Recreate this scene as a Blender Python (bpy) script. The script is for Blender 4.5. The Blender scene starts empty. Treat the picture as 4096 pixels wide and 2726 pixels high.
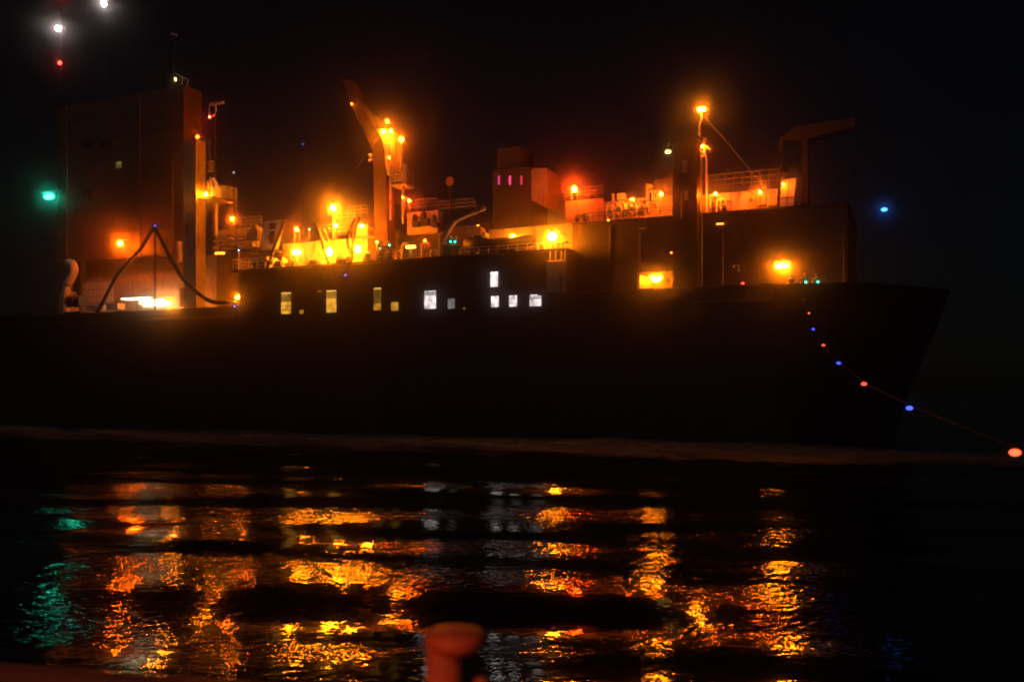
import bpy, bmesh, math, random
from mathutils import Vector, Matrix
random.seed(7)
R = math.radians
sc = bpy.context.scene
COL = sc.collection

# ------------------------------------------------------------------ camera
F = 3547.0            # focal length in pixels of the 4096 px wide photograph
HOR = 1550.0          # horizon row
CAMH = 4.0
cam_d = bpy.data.cameras.new('camera')
cam = bpy.data.objects.new('camera', cam_d); COL.objects.link(cam)
cam.location = (0, 0, CAMH); cam.rotation_euler = (R(90), 0, 0)
cam_d.sensor_width = 36.0
cam_d.lens = 36.0 * F / 4096.0
cam_d.shift_y = (HOR - 1363.0) / 4096.0
cam_d.clip_end = 5000
cam_d.dof.use_dof = True
cam_d.dof.focus_distance = 20.0
cam_d.dof.aperture_fstop = 0.85
sc.camera = cam

# ------------------------------------------------------------------ sky and exposure
sc.view_settings.view_transform = 'Standard'
sc.view_settings.look = 'None'
sc.view_settings.exposure = 0.0
sc.view_settings.gamma = 1.0
w = bpy.data.worlds.new('World'); sc.world = w; w.use_nodes = True
nt = w.node_tree; bg = nt.nodes['Background']
sky = nt.nodes.new('ShaderNodeTexSky'); sky.sky_type = 'NISHITA'; sky.sun_disc = False
sky.sun_elevation = R(40); sky.sun_rotation = R(200); sky.altitude = 0
nt.links.new(sky.outputs[0], bg.inputs[0]); bg.inputs[1].default_value = 0.00045

moon = bpy.data.lights.new('moonlight', 'SUN'); moon.energy = 0.09; moon.angle = R(0.5); moon.color = (0.85, 0.92, 1.0)
mo = bpy.data.objects.new('moonlight', moon); COL.objects.link(mo)
mo.rotation_euler = Vector((math.sin(R(200)) * math.cos(R(40)), math.cos(R(200)) * math.cos(R(40)), math.sin(R(40)))).to_track_quat('Z', 'Y').to_euler()
sc.cycles.use_denoising = True
sc.cycles.max_bounces = 6
sc.cycles.diffuse_bounces = 2
sc.cycles.glossy_bounces = 3
sc.cycles.transmission_bounces = 3
sc.cycles.volume_bounces = 1
sc.cycles.transparent_max_bounces = 6
sc.cycles.sample_clamp_indirect = 4.0
sc.cycles.use_light_tree = True

# ------------------------------------------------------------------ ship frame: u along the ship, v away from the camera, z up
TH = math.atan(0.44); CT, ST = math.cos(TH), math.sin(TH); D0 = 68.0
def P(X, Y, v):
    a = (X - 2048.0) / F
    t = (v + D0 * CT) / (a * ST + CT)
    return Vector((a * t * CT - (t - D0) * ST, v, CAMH - (Y - HOR) / F * t))
def W(u, v, z):
    return Vector((u * CT + v * ST, D0 - u * ST + v * CT, z))
def scale_at(X, v):                        # pixels per metre on the plane v at column X
    return F / ((v + D0 * CT) / ((X - 2048.0) / F * ST + CT))

# ------------------------------------------------------------------ materials
MATS = {}
def mat(name, col, rough=0.55, var=0.25, metal=0.0, scale=1.5, rust=0.0):
    if name in MATS: return MATS[name]
    m = bpy.data.materials.new(name); m.use_nodes = True
    n = m.node_tree; b = n.nodes['Principled BSDF']
    tc = n.nodes.new('ShaderNodeTexCoord')
    no = n.nodes.new('ShaderNodeTexNoise'); no.inputs['Scale'].default_value = scale; no.inputs['Detail'].default_value = 6
    no.inputs['Roughness'].default_value = 0.65
    n.links.new(tc.outputs['Object'], no.inputs['Vector'])
    rp = n.nodes.new('ShaderNodeValToRGB')
    rp.color_ramp.elements[0].position = 0.3; rp.color_ramp.elements[1].position = 0.7
    rp.color_ramp.elements[0].color = [c * (1 - var) for c in col] + [1]
    rp.color_ramp.elements[1].color = [min(1, c * (1 + var)) for c in col] + [1]
    n.links.new(no.outputs[0], rp.inputs[0])
    src = rp.outputs[0]
    if rust:
        n2 = n.nodes.new('ShaderNodeTexNoise'); n2.inputs['Scale'].default_value = 0.9; n2.inputs['Detail'].default_value = 8
        mp = n.nodes.new('ShaderNodeMapping'); mp.inputs['Scale'].default_value = (3.0, 3.0, 0.5)
        n.links.new(tc.outputs['Object'], mp.inputs[0]); n.links.new(mp.outputs[0], n2.inputs['Vector'])
        r2 = n.nodes.new('ShaderNodeValToRGB'); r2.color_ramp.elements[0].position = 0.66 - rust * 0.2; r2.color_ramp.elements[1].position = 0.72
        n.links.new(n2.outputs[0], r2.inputs[0])
        mx = n.nodes.new('ShaderNodeMix'); mx.data_type = 'RGBA'
        n.links.new(r2.outputs[0], mx.inputs[0]); n.links.new(src, mx.inputs[6]); mx.inputs[7].default_value = (0.10, 0.035, 0.012, 1)
        src = mx.outputs[2]
    n.links.new(src, b.inputs['Base Color'])
    b.inputs['Roughness'].default_value = rough; b.inputs['Metallic'].default_value = metal
    bp = n.nodes.new('ShaderNodeBump'); bp.inputs['Strength'].default_value = 0.15; bp.inputs['Distance'].default_value = 0.02
    n.links.new(no.outputs[0], bp.inputs['Height']); n.links.new(bp.outputs[0], b.inputs['Normal'])
    MATS[name] = m
    return m
def glow(name, col, strength, mottled=0.0, scale=3.0):
    if name in MATS: return MATS[name]
    m = bpy.data.materials.new(name); m.use_nodes = True
    n = m.node_tree; b = n.nodes['Principled BSDF']
    b.inputs['Base Color'].default_value = (0.05, 0.05, 0.05, 1)
    b.inputs['Emission Color'].default_value = (*col, 1); b.inputs['Emission Strength'].default_value = strength
    if mottled:
        tc = n.nodes.new('ShaderNodeTexCoord'); no = n.nodes.new('ShaderNodeTexNoise'); no.inputs['Scale'].default_value = scale
        n.links.new(tc.outputs['Object'], no.inputs['Vector'])
        mr = n.nodes.new('ShaderNodeMapRange'); mr.inputs[1].default_value = 0.35; mr.inputs[2].default_value = 0.65
        mr.inputs[3].default_value = strength * (1 - mottled); mr.inputs[4].default_value = strength * (1 + mottled)
        n.links.new(no.outputs[0], mr.inputs[0]); n.links.new(mr.outputs[0], b.inputs['Emission Strength'])
    MATS[name] = m
    return m
HULL = mat('black_hull_paint', (0.016, 0.014, 0.013), 0.5, 0.35, scale=0.6, rust=0.25)
CREAM = mat('cream_paint', (0.55, 0.50, 0.42), 0.5, 0.18, scale=1.2, rust=0.45)
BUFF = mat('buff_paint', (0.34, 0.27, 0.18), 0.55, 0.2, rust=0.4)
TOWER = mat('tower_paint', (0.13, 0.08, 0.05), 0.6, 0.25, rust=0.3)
BROWN = mat('brown_paint', (0.13, 0.075, 0.045), 0.6, 0.25, rust=0.3)
GREY = mat('grey_steel', (0.22, 0.22, 0.21), 0.5, 0.3, scale=4, rust=0.5)
PALE = mat('pale_metal', (0.62, 0.60, 0.55), 0.4, 0.15, scale=5, rust=0.25)
DARK = mat('dark_steel', (0.028, 0.026, 0.025), 0.5, 0.35, scale=3)
DECK = mat('deck_paint', (0.13, 0.10, 0.07), 0.7, 0.3, scale=2, rust=0.4)
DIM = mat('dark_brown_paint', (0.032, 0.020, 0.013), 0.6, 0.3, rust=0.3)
RUBBER = mat('black_rubber', (0.012, 0.012, 0.012), 0.7, 0.3, scale=8)
ORANGE = mat('orange_paint', (0.55, 0.16, 0.03), 0.45, 0.15)
ROPE = mat('rope_fibre', (0.09, 0.07, 0.05), 0.9, 0.3, scale=20)
REDP = mat('red_oxide_paint', (0.45, 0.16, 0.06), 0.5, 0.2, scale=6, rust=0.2)
SKIN = mat('skin', (0.42, 0.25, 0.17), 0.6, 0.08, scale=12)
HAIR = mat('dark_hair', (0.02, 0.015, 0.012), 0.6, 0.3, scale=40)
JACKET = mat('work_jacket', (0.22, 0.10, 0.05), 0.8, 0.2, scale=10)
REDJ = mat('red_jacket', (0.45, 0.06, 0.04), 0.8, 0.2, scale=10)
TROUS = mat('dark_trousers', (0.03, 0.03, 0.04), 0.85, 0.2, scale=10)
BLIND = mat('window_blind', (0.30, 0.27, 0.20), 0.8, 0.2, scale=9)

# ------------------------------------------------------------------ mesh collector (coordinates in the ship frame unless world=True)
class M:
    def __init__(s): s.bm = bmesh.new()
    def poly(s, vs, faces):
        b = [s.bm.verts.new(v) for v in vs]
        for f in faces:
            try: s.bm.faces.new([b[i] for i in f])
            except ValueError: pass
        return s
    def box(s, u0, u1, v0, v1, z0, z1):
        u0, u1 = min(u0, u1), max(u0, u1); v0, v1 = min(v0, v1), max(v0, v1); z0, z1 = min(z0, z1), max(z0, z1)
        return s.poly([(u0, v0, z0), (u1, v0, z0), (u1, v1, z0), (u0, v1, z0), (u0, v0, z1), (u1, v0, z1), (u1, v1, z1), (u0, v1, z1)],
                      [(3, 2, 1, 0), (4, 5, 6, 7), (0, 1, 5, 4), (1, 2, 6, 5), (2, 3, 7, 6), (3, 0, 4, 7)])
    def pxbox(s, X0, Y0, X1, Y1, v0, v1):          # front face bounds on plane v0, then real depth to v1
        a = P(X0, (Y0 + Y1) / 2, v0); b = P(X1, (Y0 + Y1) / 2, v0); xm = (X0 + X1) / 2
        return s.box(a.x, b.x, v0, v1, P(xm, Y1, v0).z, P(xm, Y0, v0).z)
    def prism(s, pts, v0, v1):                     # outline in (u,z) given a real thickness
        n = len(pts)
        vs = [(p[0], v0, p[1]) for p in pts] + [(p[0], v1, p[1]) for p in pts]
        fs = [tuple(range(n)), tuple(range(2 * n - 1, n - 1, -1))] + [(i, i + n, (i + 1) % n + n, (i + 1) % n) for i in range(n)]
        s.poly(vs, fs); return s
    def pxprism(s, pts, v0, v1):
        return s.prism([(P(x, y, v0).x, P(x, y, v0).z) for x, y in pts], v0, v1)
    def tube(s, pts, r, seg=8, r2=None, cap=True):
        pts = [Vector(p) for p in pts]; n = len(pts); rings = []
        for i, p in enumerate(pts):
            d = (pts[min(i + 1, n - 1)] - pts[max(i - 1, 0)]).normalized()
            up = Vector((0, 0, 1)) if abs(d.z) < 0.9 else Vector((1, 0, 0))
            x = d.cross(up).normalized(); y = x.cross(d).normalized()
            rr = r if r2 is None else r + (r2 - r) * i / max(1, n - 1)
            rings.append([s.bm.verts.new(p + x * rr * math.cos(2 * math.pi * k / seg) + y * rr * math.sin(2 * math.pi * k / seg)) for k in range(seg)])
        for i in range(n - 1):
            for k in range(seg):
                s.bm.faces.new((rings[i][k], rings[i][(k + 1) % seg], rings[i + 1][(k + 1) % seg], rings[i + 1][k]))
        if cap:
            s.bm.faces.new(rings[0][::-1]); s.bm.faces.new(rings[-1])
        return s
    def ball(s, c, r, sub=2, sq=(1, 1, 1)):
        g = bmesh.ops.create_icosphere(s.bm, subdivisions=sub, radius=r)
        for v in g['verts']:
            v.co = Vector((v.co.x * sq[0], v.co.y * sq[1], v.co.z * sq[2])) + Vector(c)
        return s
    def lathe(s, c, prof, seg=20):                 # prof: (radius, height) pairs about a vertical axis
        c = Vector(c); rings = []
        for r, h in prof:
            rings.append([s.bm.verts.new(c + Vector((r * math.cos(2 * math.pi * k / seg), r * math.sin(2 * math.pi * k / seg), h))) for k in range(seg)])
        for i in range(len(rings) - 1):
            for k in range(seg):
                s.bm.faces.new((rings[i][k], rings[i][(k + 1) % seg], rings[i + 1][(k + 1) % seg], rings[i + 1][k]))
        s.bm.faces.new(rings[0][::-1]); s.bm.faces.new(rings[-1])
        return s
    def rail(s, a, b, h=1.05, n=None, bars=3, r=0.025):
        a, b = Vector(a), Vector(b); L = (b - a).length; n = n or max(1, round(L / 1.4))
        for i in range(n + 1):
            p = a.lerp(b, i / n); s.tube([p, p + Vector((0, 0, h))], r, 6)
        for k in range(bars):
            z = Vector((0, 0, h * (k + 1) / bars)); s.tube([a + z, b + z], r, 6)
        return s
    def build(s, name, m, parent=None, origin=None, world=False, smooth=False, bevel=0):
        me = bpy.data.meshes.new(name)
        bmesh.ops.recalc_face_normals(s.bm, faces=s.bm.faces)
        o = bpy.data.objects.new(name, me)
        org = Vector(parent['_o']) if parent is not None else (Vector(origin) if origin is not None else None)
        if org is None:
            xs = [v.co for v in s.bm.verts]
            org = Vector((sum(c.x for c in xs) / len(xs), sum(c.y for c in xs) / len(xs), min(c.z for c in xs)))
        for v in s.bm.verts: v.co -= org
        if smooth:
            for f in s.bm.faces: f.smooth = True
        s.bm.to_mesh(me); s.bm.free()
        me.materials.append(m); COL.objects.link(o)
        if parent is not None:
            o.parent = parent
        else:
            if world: o.location = org
            else: o.location = W(*org); o.rotation_euler = (0, 0, -TH)
        o['_o'] = list(org)
        if bevel:
            bv = o.modifiers.new('edge', 'BEVEL'); bv.width = bevel; bv.segments = 2; bv.limit_method = 'ANGLE'
        return o
def thing(name, base, label, cat, group=None, world=False):
    o = bpy.data.objects.new(name, None); COL.objects.link(o); o.empty_display_size = 0.2
    base = Vector(base); o['_o'] = list(base)
    if world: o.location = base
    else: o.location = W(*base); o.rotation_euler = (0, 0, -TH)
    return tag(o, label, cat, group)
def tag(o, label=None, cat=None, group=None, kind=None):
    if label: o['label'] = label
    if cat: o['category'] = cat
    if group: o['group'] = group
    if kind: o['kind'] = kind
    return o

# ------------------------------------------------------------------ water
def wave(x, y):
    d = math.hypot(x, y)
    f = 1.0 if d < 90 else max(0.0, 1 - (d - 90) / 150)
    z = 0.0
    for kx, ky, a, ph in WV: z += a * math.sin(kx * x + ky * y + ph)
    return z * f
WV = []
for lam, a in ((9.0, .060), (6.1, .042), (4.3, .024), (3.1, .012), (2.3, .006)):
    for j in range(2):
        ang = R(90 + random.uniform(-22, 22))
        WV.append((2 * math.pi / lam * math.cos(ang), 2 * math.pi / lam * math.sin(ang), a * 0.7, random.uniform(0, 6.3)))
wb = M(); rr = [0.0]; r_ = 1.2
while r_ < 120: rr.append(r_); r_ += max(0.26, r_ * 0.011)
for q in (140, 170, 220, 300, 420, 600): rr.append(q)
NA = 300; prev = None
for r_ in rr:
    if r_ == 0: prev = [wb.bm.verts.new((0, 0, wave(0, 0)))]; continue
    ring = [wb.bm.verts.new((r_ * math.cos(2 * math.pi * k / NA), r_ * math.sin(2 * math.pi * k / NA), wave(r_ * math.cos(2 * math.pi * k / NA), r_ * math.sin(2 * math.pi * k / NA)))) for k in range(NA)]
    for k in range(NA):
        if len(prev) == 1: wb.bm.faces.new((prev[0], ring[k], ring[(k + 1) % NA]))
        else: wb.bm.faces.new((prev[k], ring[k], ring[(k + 1) % NA], prev[(k + 1) % NA]))
    prev = ring
wm = bpy.data.materials.new('sea_water'); wm.use_nodes = True
n = wm.node_tree; b = n.nodes['Principled BSDF']
b.inputs['Base Color'].default_value = (0.004, 0.006, 0.008, 1); b.inputs['Roughness'].default_value = 0.06; b.inputs['IOR'].default_value = 1.33; b.inputs['Specular IOR Level'].default_value = 0.50
geo = n.nodes.new('ShaderNodeNewGeometry'); last = None
pm = n.nodes.new('ShaderNodeMapping'); pm.inputs['Scale'].default_value = (0.10, 0.34, 1); n.links.new(geo.outputs['Position'], pm.inputs[0])
pn = n.nodes.new('ShaderNodeTexNoise'); pn.inputs['Scale'].default_value = 1.0; pn.inputs['Detail'].default_value = 2.0; n.links.new(pm.outputs[0], pn.inputs['Vector'])
pr = n.nodes.new('ShaderNodeMapRange'); pr.inputs[1].default_value = 0.44; pr.inputs[2].default_value = 0.58; pr.inputs[3].default_value = 0.24; pr.inputs[4].default_value = 1.0; n.links.new(pn.outputs[0], pr.inputs[0])
for i, (s_, dist, st) in enumerate(((0.5, 0.040, 1.0), (1.9, 0.028, 1.0), (4.5, 0.018, 1.0), (11.0, 0.0060, 1.0))):
    mp = n.nodes.new('ShaderNodeMapping'); mp.inputs['Scale'].default_value = (0.85, 1.25, 1); mp.inputs['Rotation'].default_value = (0, 0, R(-8 + 9 * i))
    no = n.nodes.new('ShaderNodeTexNoise'); no.inputs['Scale'].default_value = s_; no.inputs['Detail'].default_value = 2.0; no.inputs['Roughness'].default_value = 0.5
    n.links.new(geo.outputs['Position'], mp.inputs[0]); n.links.new(mp.outputs[0], no.inputs['Vector'])
    bp = n.nodes.new('ShaderNodeBump'); n.links.new(pr.outputs[0], bp.inputs['Strength']); bp.inputs['Distance'].default_value = dist
    n.links.new(no.outputs[0], bp.inputs['Height'])
    if last: n.links.new(last.outputs[0], bp.inputs['Normal'])
    last = bp
n.links.new(last.outputs[0], b.inputs['Normal'])
tag(wb.build('water', wm, origin=(0, 0, 0), world=True, smooth=True), kind='structure')

# foam thrown up along the hull: a low breaking ridge that follows the waterline
fm = bpy.data.materials.new('wake_foam'); fm.use_nodes = True
n = fm.node_tree; b = n.nodes['Principled BSDF']; b.inputs['Base Color'].default_value = (0.06, 0.11, 0.16, 1); b.inputs['Roughness'].default_value = 0.7
tc = n.nodes.new('ShaderNodeTexCoord'); mp = n.nodes.new('ShaderNodeMapping'); mp.inputs['Scale'].default_value = (0.16, 0.45, 1)
no = n.nodes.new('ShaderNodeTexNoise'); no.inputs['Scale'].default_value = 1.0; no.inputs['Detail'].default_value = 7; no.inputs['Roughness'].default_value = 0.6
n.links.new(tc.outputs['Object'], mp.inputs[0]); n.links.new(mp.outputs[0], no.inputs['Vector'])
sx = n.nodes.new('ShaderNodeSeparateXYZ'); n.links.new(tc.outputs['Object'], sx.inputs[0])
nm = n.nodes.new('ShaderNodeMapRange'); nm.inputs[1].default_value = -20.0; nm.inputs[2].default_value = 0.0; n.links.new(sx.outputs[1], nm.inputs[0])
cr = n.nodes.new('ShaderNodeValToRGB'); el = cr.color_ramp.elements
el[0].position = 0.0; el[0].color = (0, 0, 0, 1); el[1].position = 1.0; el[1].color = (.25, .25, .25, 1)
for ps, vl in ((.30, .55), (.55, .95), (.80, .80)):
    e_ = el.new(ps); e_.color = (vl, vl, vl, 1)
n.links.new(nm.outputs[0], cr.inputs[0])
mr = n.nodes.new('ShaderNodeMapRange'); mr.inputs[3].default_value = -0.40; mr.inputs[4].default_value = 0.38; n.links.new(cr.outputs[0], mr.inputs[0])
ad = n.nodes.new('ShaderNodeMath'); ad.operation = 'ADD'; n.links.new(no.outputs[0], ad.inputs[0]); n.links.new(mr.outputs[0], ad.inputs[1])
m2 = n.nodes.new('ShaderNodeMapRange'); m2.inputs[1].default_value = 0.45; m2.inputs[2].default_value = 1.0; m2.inputs[3].default_value = 0.0; m2.inputs[4].default_value = 0.85
n.links.new(ad.outputs[0], m2.inputs[0]); n.links.new(m2.outputs[0], b.inputs['Alpha'])
fb = M(); rows = [(-20.0, .13), (-17.0, .17), (-13.5, .24), (-10.0, .32), (-6.5, .38), (-3.5, .42), (-0.1, .40)]; NU = 260; grid = []
for v, h in rows:
    line = []
    for i in range(NU + 1):
        u = -62 + 110 * i / NU
        hh = h * (0.8 + 0.35 * math.sin(u * 0.31 + v * .4) * math.sin(u * 0.13 + 1) + random.uniform(-.3, .3))
        line.append(fb.bm.verts.new((u, v, hh if v > -19 else 0.10)))
    grid.append(line)
for a in range(len(rows) - 1):
    for i in range(NU): fb.bm.faces.new((grid[a][i], grid[a][i + 1], grid[a + 1][i + 1], grid[a + 1][i]))
tag(fb.build('wake_foam', fm, origin=(0, 0, 0), smooth=True), 'pale foam thrown up along the waterline of the dark hull', kind='stuff')

# ------------------------------------------------------------------ lamps
SOD = (1.0, 0.115, 0.002); YEL = (1.0, 0.205, 0.0035); DEEP = (1.0, 0.055, 0.0018); WHITE = (1.0, 0.83, 0.60); PINK = (1.0, 0.80, 0.70)
RED = (1.0, 0.03, 0.015); GREEN = (0.02, 1.0, 0.55); BLUE = (0.05, 0.12, 1.0); ICE = (0.04, 0.22, 1.0)
POWER = {SOD: 10, YEL: 10, DEEP: 10, PINK: 3.2, GREEN: 1.9}
def bulb_mat(col, I, r):
    I = I * POWER.get(col, 1.0)
    key = 'lamp_glow_%d_%d_%d_%d' % (round(col[1] * 100), round(col[2] * 100), round(I * 100), round(r * 1000))
    return glow(key, col, I / (math.pi * r * r))
def lamp(X, Y, v, r, I, col, label, base=None, legs=1, name='floodlight', cat='floodlight', group=None, sq=(1, 1, 1), arm=None, pole=0.05, pmat=None):
    """one fitting: glowing bulb, hood and bracket; base = pixel row where its post stands, arm = offset to the wall it is fixed to"""
    c = P(X, Y, v); pm = pmat or PALE
    zb = P(X, base, v).z if base else c.z - r * 1.5
    t = thing(name, (c.x, v, zb), label, cat, group)
    M().ball(c, r, 2, sq).build('bulb', bulb_mat(col, I, r), t, smooth=True)
    h = M(); h.lathe((c.x, c.y, c.z + r * sq[2] * 1.02), [(r * 1.25 * sq[0], 0), (r * 1.0 * sq[0], r * .45), (r * .3, r * .8)], 14); h.build('hood', DARK, t)
    if base:
        p = M(); off = [0] if legs == 1 else [-0.28, 0.28]
        for o_ in off:
            p.tube([(c.x + o_, v + .0, zb), (c.x + o_, v, c.z - r * 1.15)], pole, 8)
        if legs == 2:
            p.tube([(c.x - .28, v, c.z - r * 1.2), (c.x + .28, v, c.z - r * 1.2)], pole, 8)
            p.tube([(c.x - .28, v, zb + (c.z - zb) * .45), (c.x + .28, v, zb + (c.z - zb) * .45)], pole * .7, 8)
        p.build('post', pm, t)
    if arm:
        a = Vector(arm)
        M().tube([(c.x, c.y, c.z + r * 1.7), (c.x + a.x, c.y + a.y, c.z + r * 1.7 + a.z)], 0.04, 8).build('bracket', DARK, t)
    return t

# ------------------------------------------------------------------ the ship
ship = thing('dredger', (0, 0, 0), 'long black hulled dredger crossing the whole picture with floodlit decks', 'ship')
ZM = 11.25; ZT = 14.25; ZF = 16.2
UL = P(-500, 1250, 0).x; UR = P(3420, 1140, 0).x
h = M()
UF = P(2282, 1150, 0).x; ZW = 9.98
BOW = [(UR - 8 + 14 * q / 10, 9.0 * (q / 10) ** 3) for q in range(11)]
sec = [(UL - 8, 0.0), (UF - .3, 0.0), (UF, 0.0)] + BOW
def hull_ring(z, k):
    pts = []
    for u, v in sec:
        f_ = max(0.0, (u - (UR - 8)) / 14); f_ = f_ * f_ * (3 - 2 * f_)
        pts.append((u - (1 - k) * 4.0 * f_, v + (1 - k) * 1.2 * f_ * (1 - v / 9.0), z if (u < UF - .1 or z < ZM) else 11.05))
    back = [(p[0], 18 - p[1], p[2]) for p in reversed(pts)]
    return pts + back
rings = [[h.bm.verts.new(p) for p in hull_ring(z, k)] for z, k in ((-2.0, 0), (0, .06), (1.5, .15), (3.5, .3), (6, .55), (8.5, .8), (ZM, 1.0))]
for i in range(len(rings) - 1):
    N = len(rings[0])
    for k in range(N):
        f = h.bm.faces.new((rings[i][k], rings[i][(k + 1) % N], rings[i + 1][(k + 1) % N], rings[i + 1][k]))
        f.smooth = 3 <= k < 23
h.bm.faces.new(rings[0][::-1])
h.build('hull', HULL, ship)
d = M(); hr = hull_ring(ZM, 1.0); d.box(UL - 8, UF, .01, 17.99, ZM - .3, ZM - .02)
fp = [(p[0] - (.12 if p[0] > UR else 0), min(max(p[1] + (.03 if p[1] < 9 else -.03), .01), 17.99), ZW) for p in hr[2:26]]; d.poly(fp, [tuple(range(24))]); d.box(UF - .2, UF - .01, .02, 17.9, ZW - .2, ZM - .31); d.build('deck', DECK, ship)
for z0, X0, X1 in ((P(760, 1270, 0).z, 560, 940), (P(3000, 1200, 0).z, 2770, 3090)):
    M().box(P(X0, 1270, 0).x, P(X1, 1270, 0).x, -0.14, 0.0, z0 - .12, z0 + .12).build('rubbing_strake', BROWN, ship)
b = M(); ua, ub = P(2270, 1150, 0).x, P(3090, 1150, 0).x       # forward bulwark
b.box(ua, ub, 0.006, 0.10, ZW, 11.04); b.box(ua, ub, -0.05, 0.16, 11.052, 11.13); b.build('bulwark', BROWN, ship)
# midship deckhouse flush with the hull
dh = M(); u0, u1 = P(955, 1100, 0).x, P(2275, 1100, 0).x
dh.box(u0, u1, 0.02, 9.0, ZM, ZT); dh.box(u0 - .7, u1, -0.22, 9.2, ZT, ZT + .16)
dh.build('deckhouse', HULL, ship)
# forward block set back behind a walkway
fbk = M(); f0, f1 = P(2290, 1000, 2).x, P(3390, 1000, 2).x
n0, n1 = P(2556, 1120, 2).x, P(2692, 1120, 2).x; nz = P(2620, 1092, 2).z
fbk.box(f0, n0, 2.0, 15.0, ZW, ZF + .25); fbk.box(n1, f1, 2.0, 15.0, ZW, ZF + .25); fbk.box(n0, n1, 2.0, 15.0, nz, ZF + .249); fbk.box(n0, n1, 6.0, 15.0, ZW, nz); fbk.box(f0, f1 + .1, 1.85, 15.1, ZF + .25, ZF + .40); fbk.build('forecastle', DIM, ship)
nb = M(); nb.box(n0 - .12, n0, 1.9, 2.0, ZW, nz + .1); nb.box(n1, n1 + .12, 1.9, 2.0, ZW, nz + .1); nb.box(n0, n1, 1.9, 2.0, nz, nz + .1); nb.build('recess_frame', CREAM, ship)
nb = M(); nb.box(n0 + .003, n1 - .003, 5.9, 5.997, ZW, nz - .003); nb.box(n0 + .003, n0 + .05, 2.003, 5.9, ZW, nz - .003); nb.box(n1 - .05, n1 - .003, 2.003, 5.9, ZW, nz - .003); nb.build('recess_wall', BROWN, ship)
# tower house at the left
th_ = M(); a0, a1 = P(229, 800, 5).x, P(735, 800, 5).x
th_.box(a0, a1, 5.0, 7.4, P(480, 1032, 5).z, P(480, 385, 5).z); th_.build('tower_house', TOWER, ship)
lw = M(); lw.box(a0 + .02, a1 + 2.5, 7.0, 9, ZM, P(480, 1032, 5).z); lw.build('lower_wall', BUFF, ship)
lg = M()
for k in range(7):
    lg.box(a0 - .05, a1 + .05, 4.93, 5.0, P(480, 1020 - k * 95, 5).z, P(480, 1026 - k * 95, 5).z)
lg.build('ledge', TOWER, ship)
# windows: frame, glowing pane, some with a blind part-way down
def window(X0, Y0, X1, Y1, v, col, st, blind=0.0, bars=0, nm='w'):
    f = M(); x0, x1 = P(X0, (Y0 + Y1) / 2, v).x, P(X1, (Y0 + Y1) / 2, v).x; xm = (X0 + X1) / 2; z0, z1 = P(xm, Y1, v).z, P(xm, Y0, v).z
    e = 0.05
    f.box(x0 - e, x0, v - .06, v + .0, z0 - e, z1 + e); f.box(x1, x1 + e, v - .06, v, z0 - e, z1 + e)
    f.box(x0, x1, v - .06, v, z1, z1 + e); f.box(x0, x1, v - .06, v, z0 - e, z0)
    fr = f.build('window', DARK, ship)
    M().box(x0, x1, v - .02, v - .002, z0, z1).build('pane', glow('lit_pane_' + nm, col, st, 0.55, 1.6), fr)
    if blind:
        b = M(); n = max(3, int((z1 - z0) * blind / .07)); zz = z1
        for k in range(n): b.box(x0 + .01, x1 - .01, v - .05, v - .035, z1 - .06 * k - .05 - .06, z1 - .06 * k - .02 - .05)
        b.build('blind', BLIND, fr)
    if bars:
        b = M()
        for k in range(bars):
            z = z0 + (z1 - z0) * (k + 1) / (bars + 1) * .55; b.box(x0, x1, v - .045, v - .03, z - .02, z + .02)
        b.build('glazing_bar', DARK, fr)
def tubes():
    for X0, X1, Y, c in ((1963, 1992, 1089, (1, .92, .95)), (1307, 1346, 1162, (1, .6, .12)), (1496, 1525, 1152, (1, .6, .12)), (1127, 1165, 1171, (1, .6, .12)), (2121, 2150, 1179, (1, .9, .95))):
        M().pxbox(X0, Y, X1, Y + 5, -.04, -.022).build('ceiling_tube', glow('ceil_%d' % X0, c, 2.2), ship)
tubes()
for X, v, Y0, Y1 in ((268, 4.86, 420, 1020), (560, 4.86, 400, 1030), (690, 4.86, 640, 1030), (2440, 1.88, 905, 1150), (2560, 1.88, 930, 1085), (2890, 1.88, 915, 1150), (3376, 1.88, 900, 1130)):
    M().tube([P(X, Y1, v), P(X, Y0, v)], .07, 6).build('wall_pipe', BROWN, ship)
for X, v, Y0, Y1, w_ in ((640, 4.95, 960, 1024, 26), (330, 4.95, 560, 590, 40), (400, 4.95, 560, 590, 40), (330, 4.95, 760, 790, 40), (2410, 1.95, 1040, 1135, 40), (2480, 1.95, 960, 985, 34), (3220, 1.95, 960, 985, 36)):
    M().pxbox(X, Y0, X + w_, Y1, v, v + .05).build('wall_hatch', DARK, ship)
WY = (1.0, 0.44, 0.035); WW = (1.0, 0.86, 0.82)
V0 = 0.0
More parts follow.
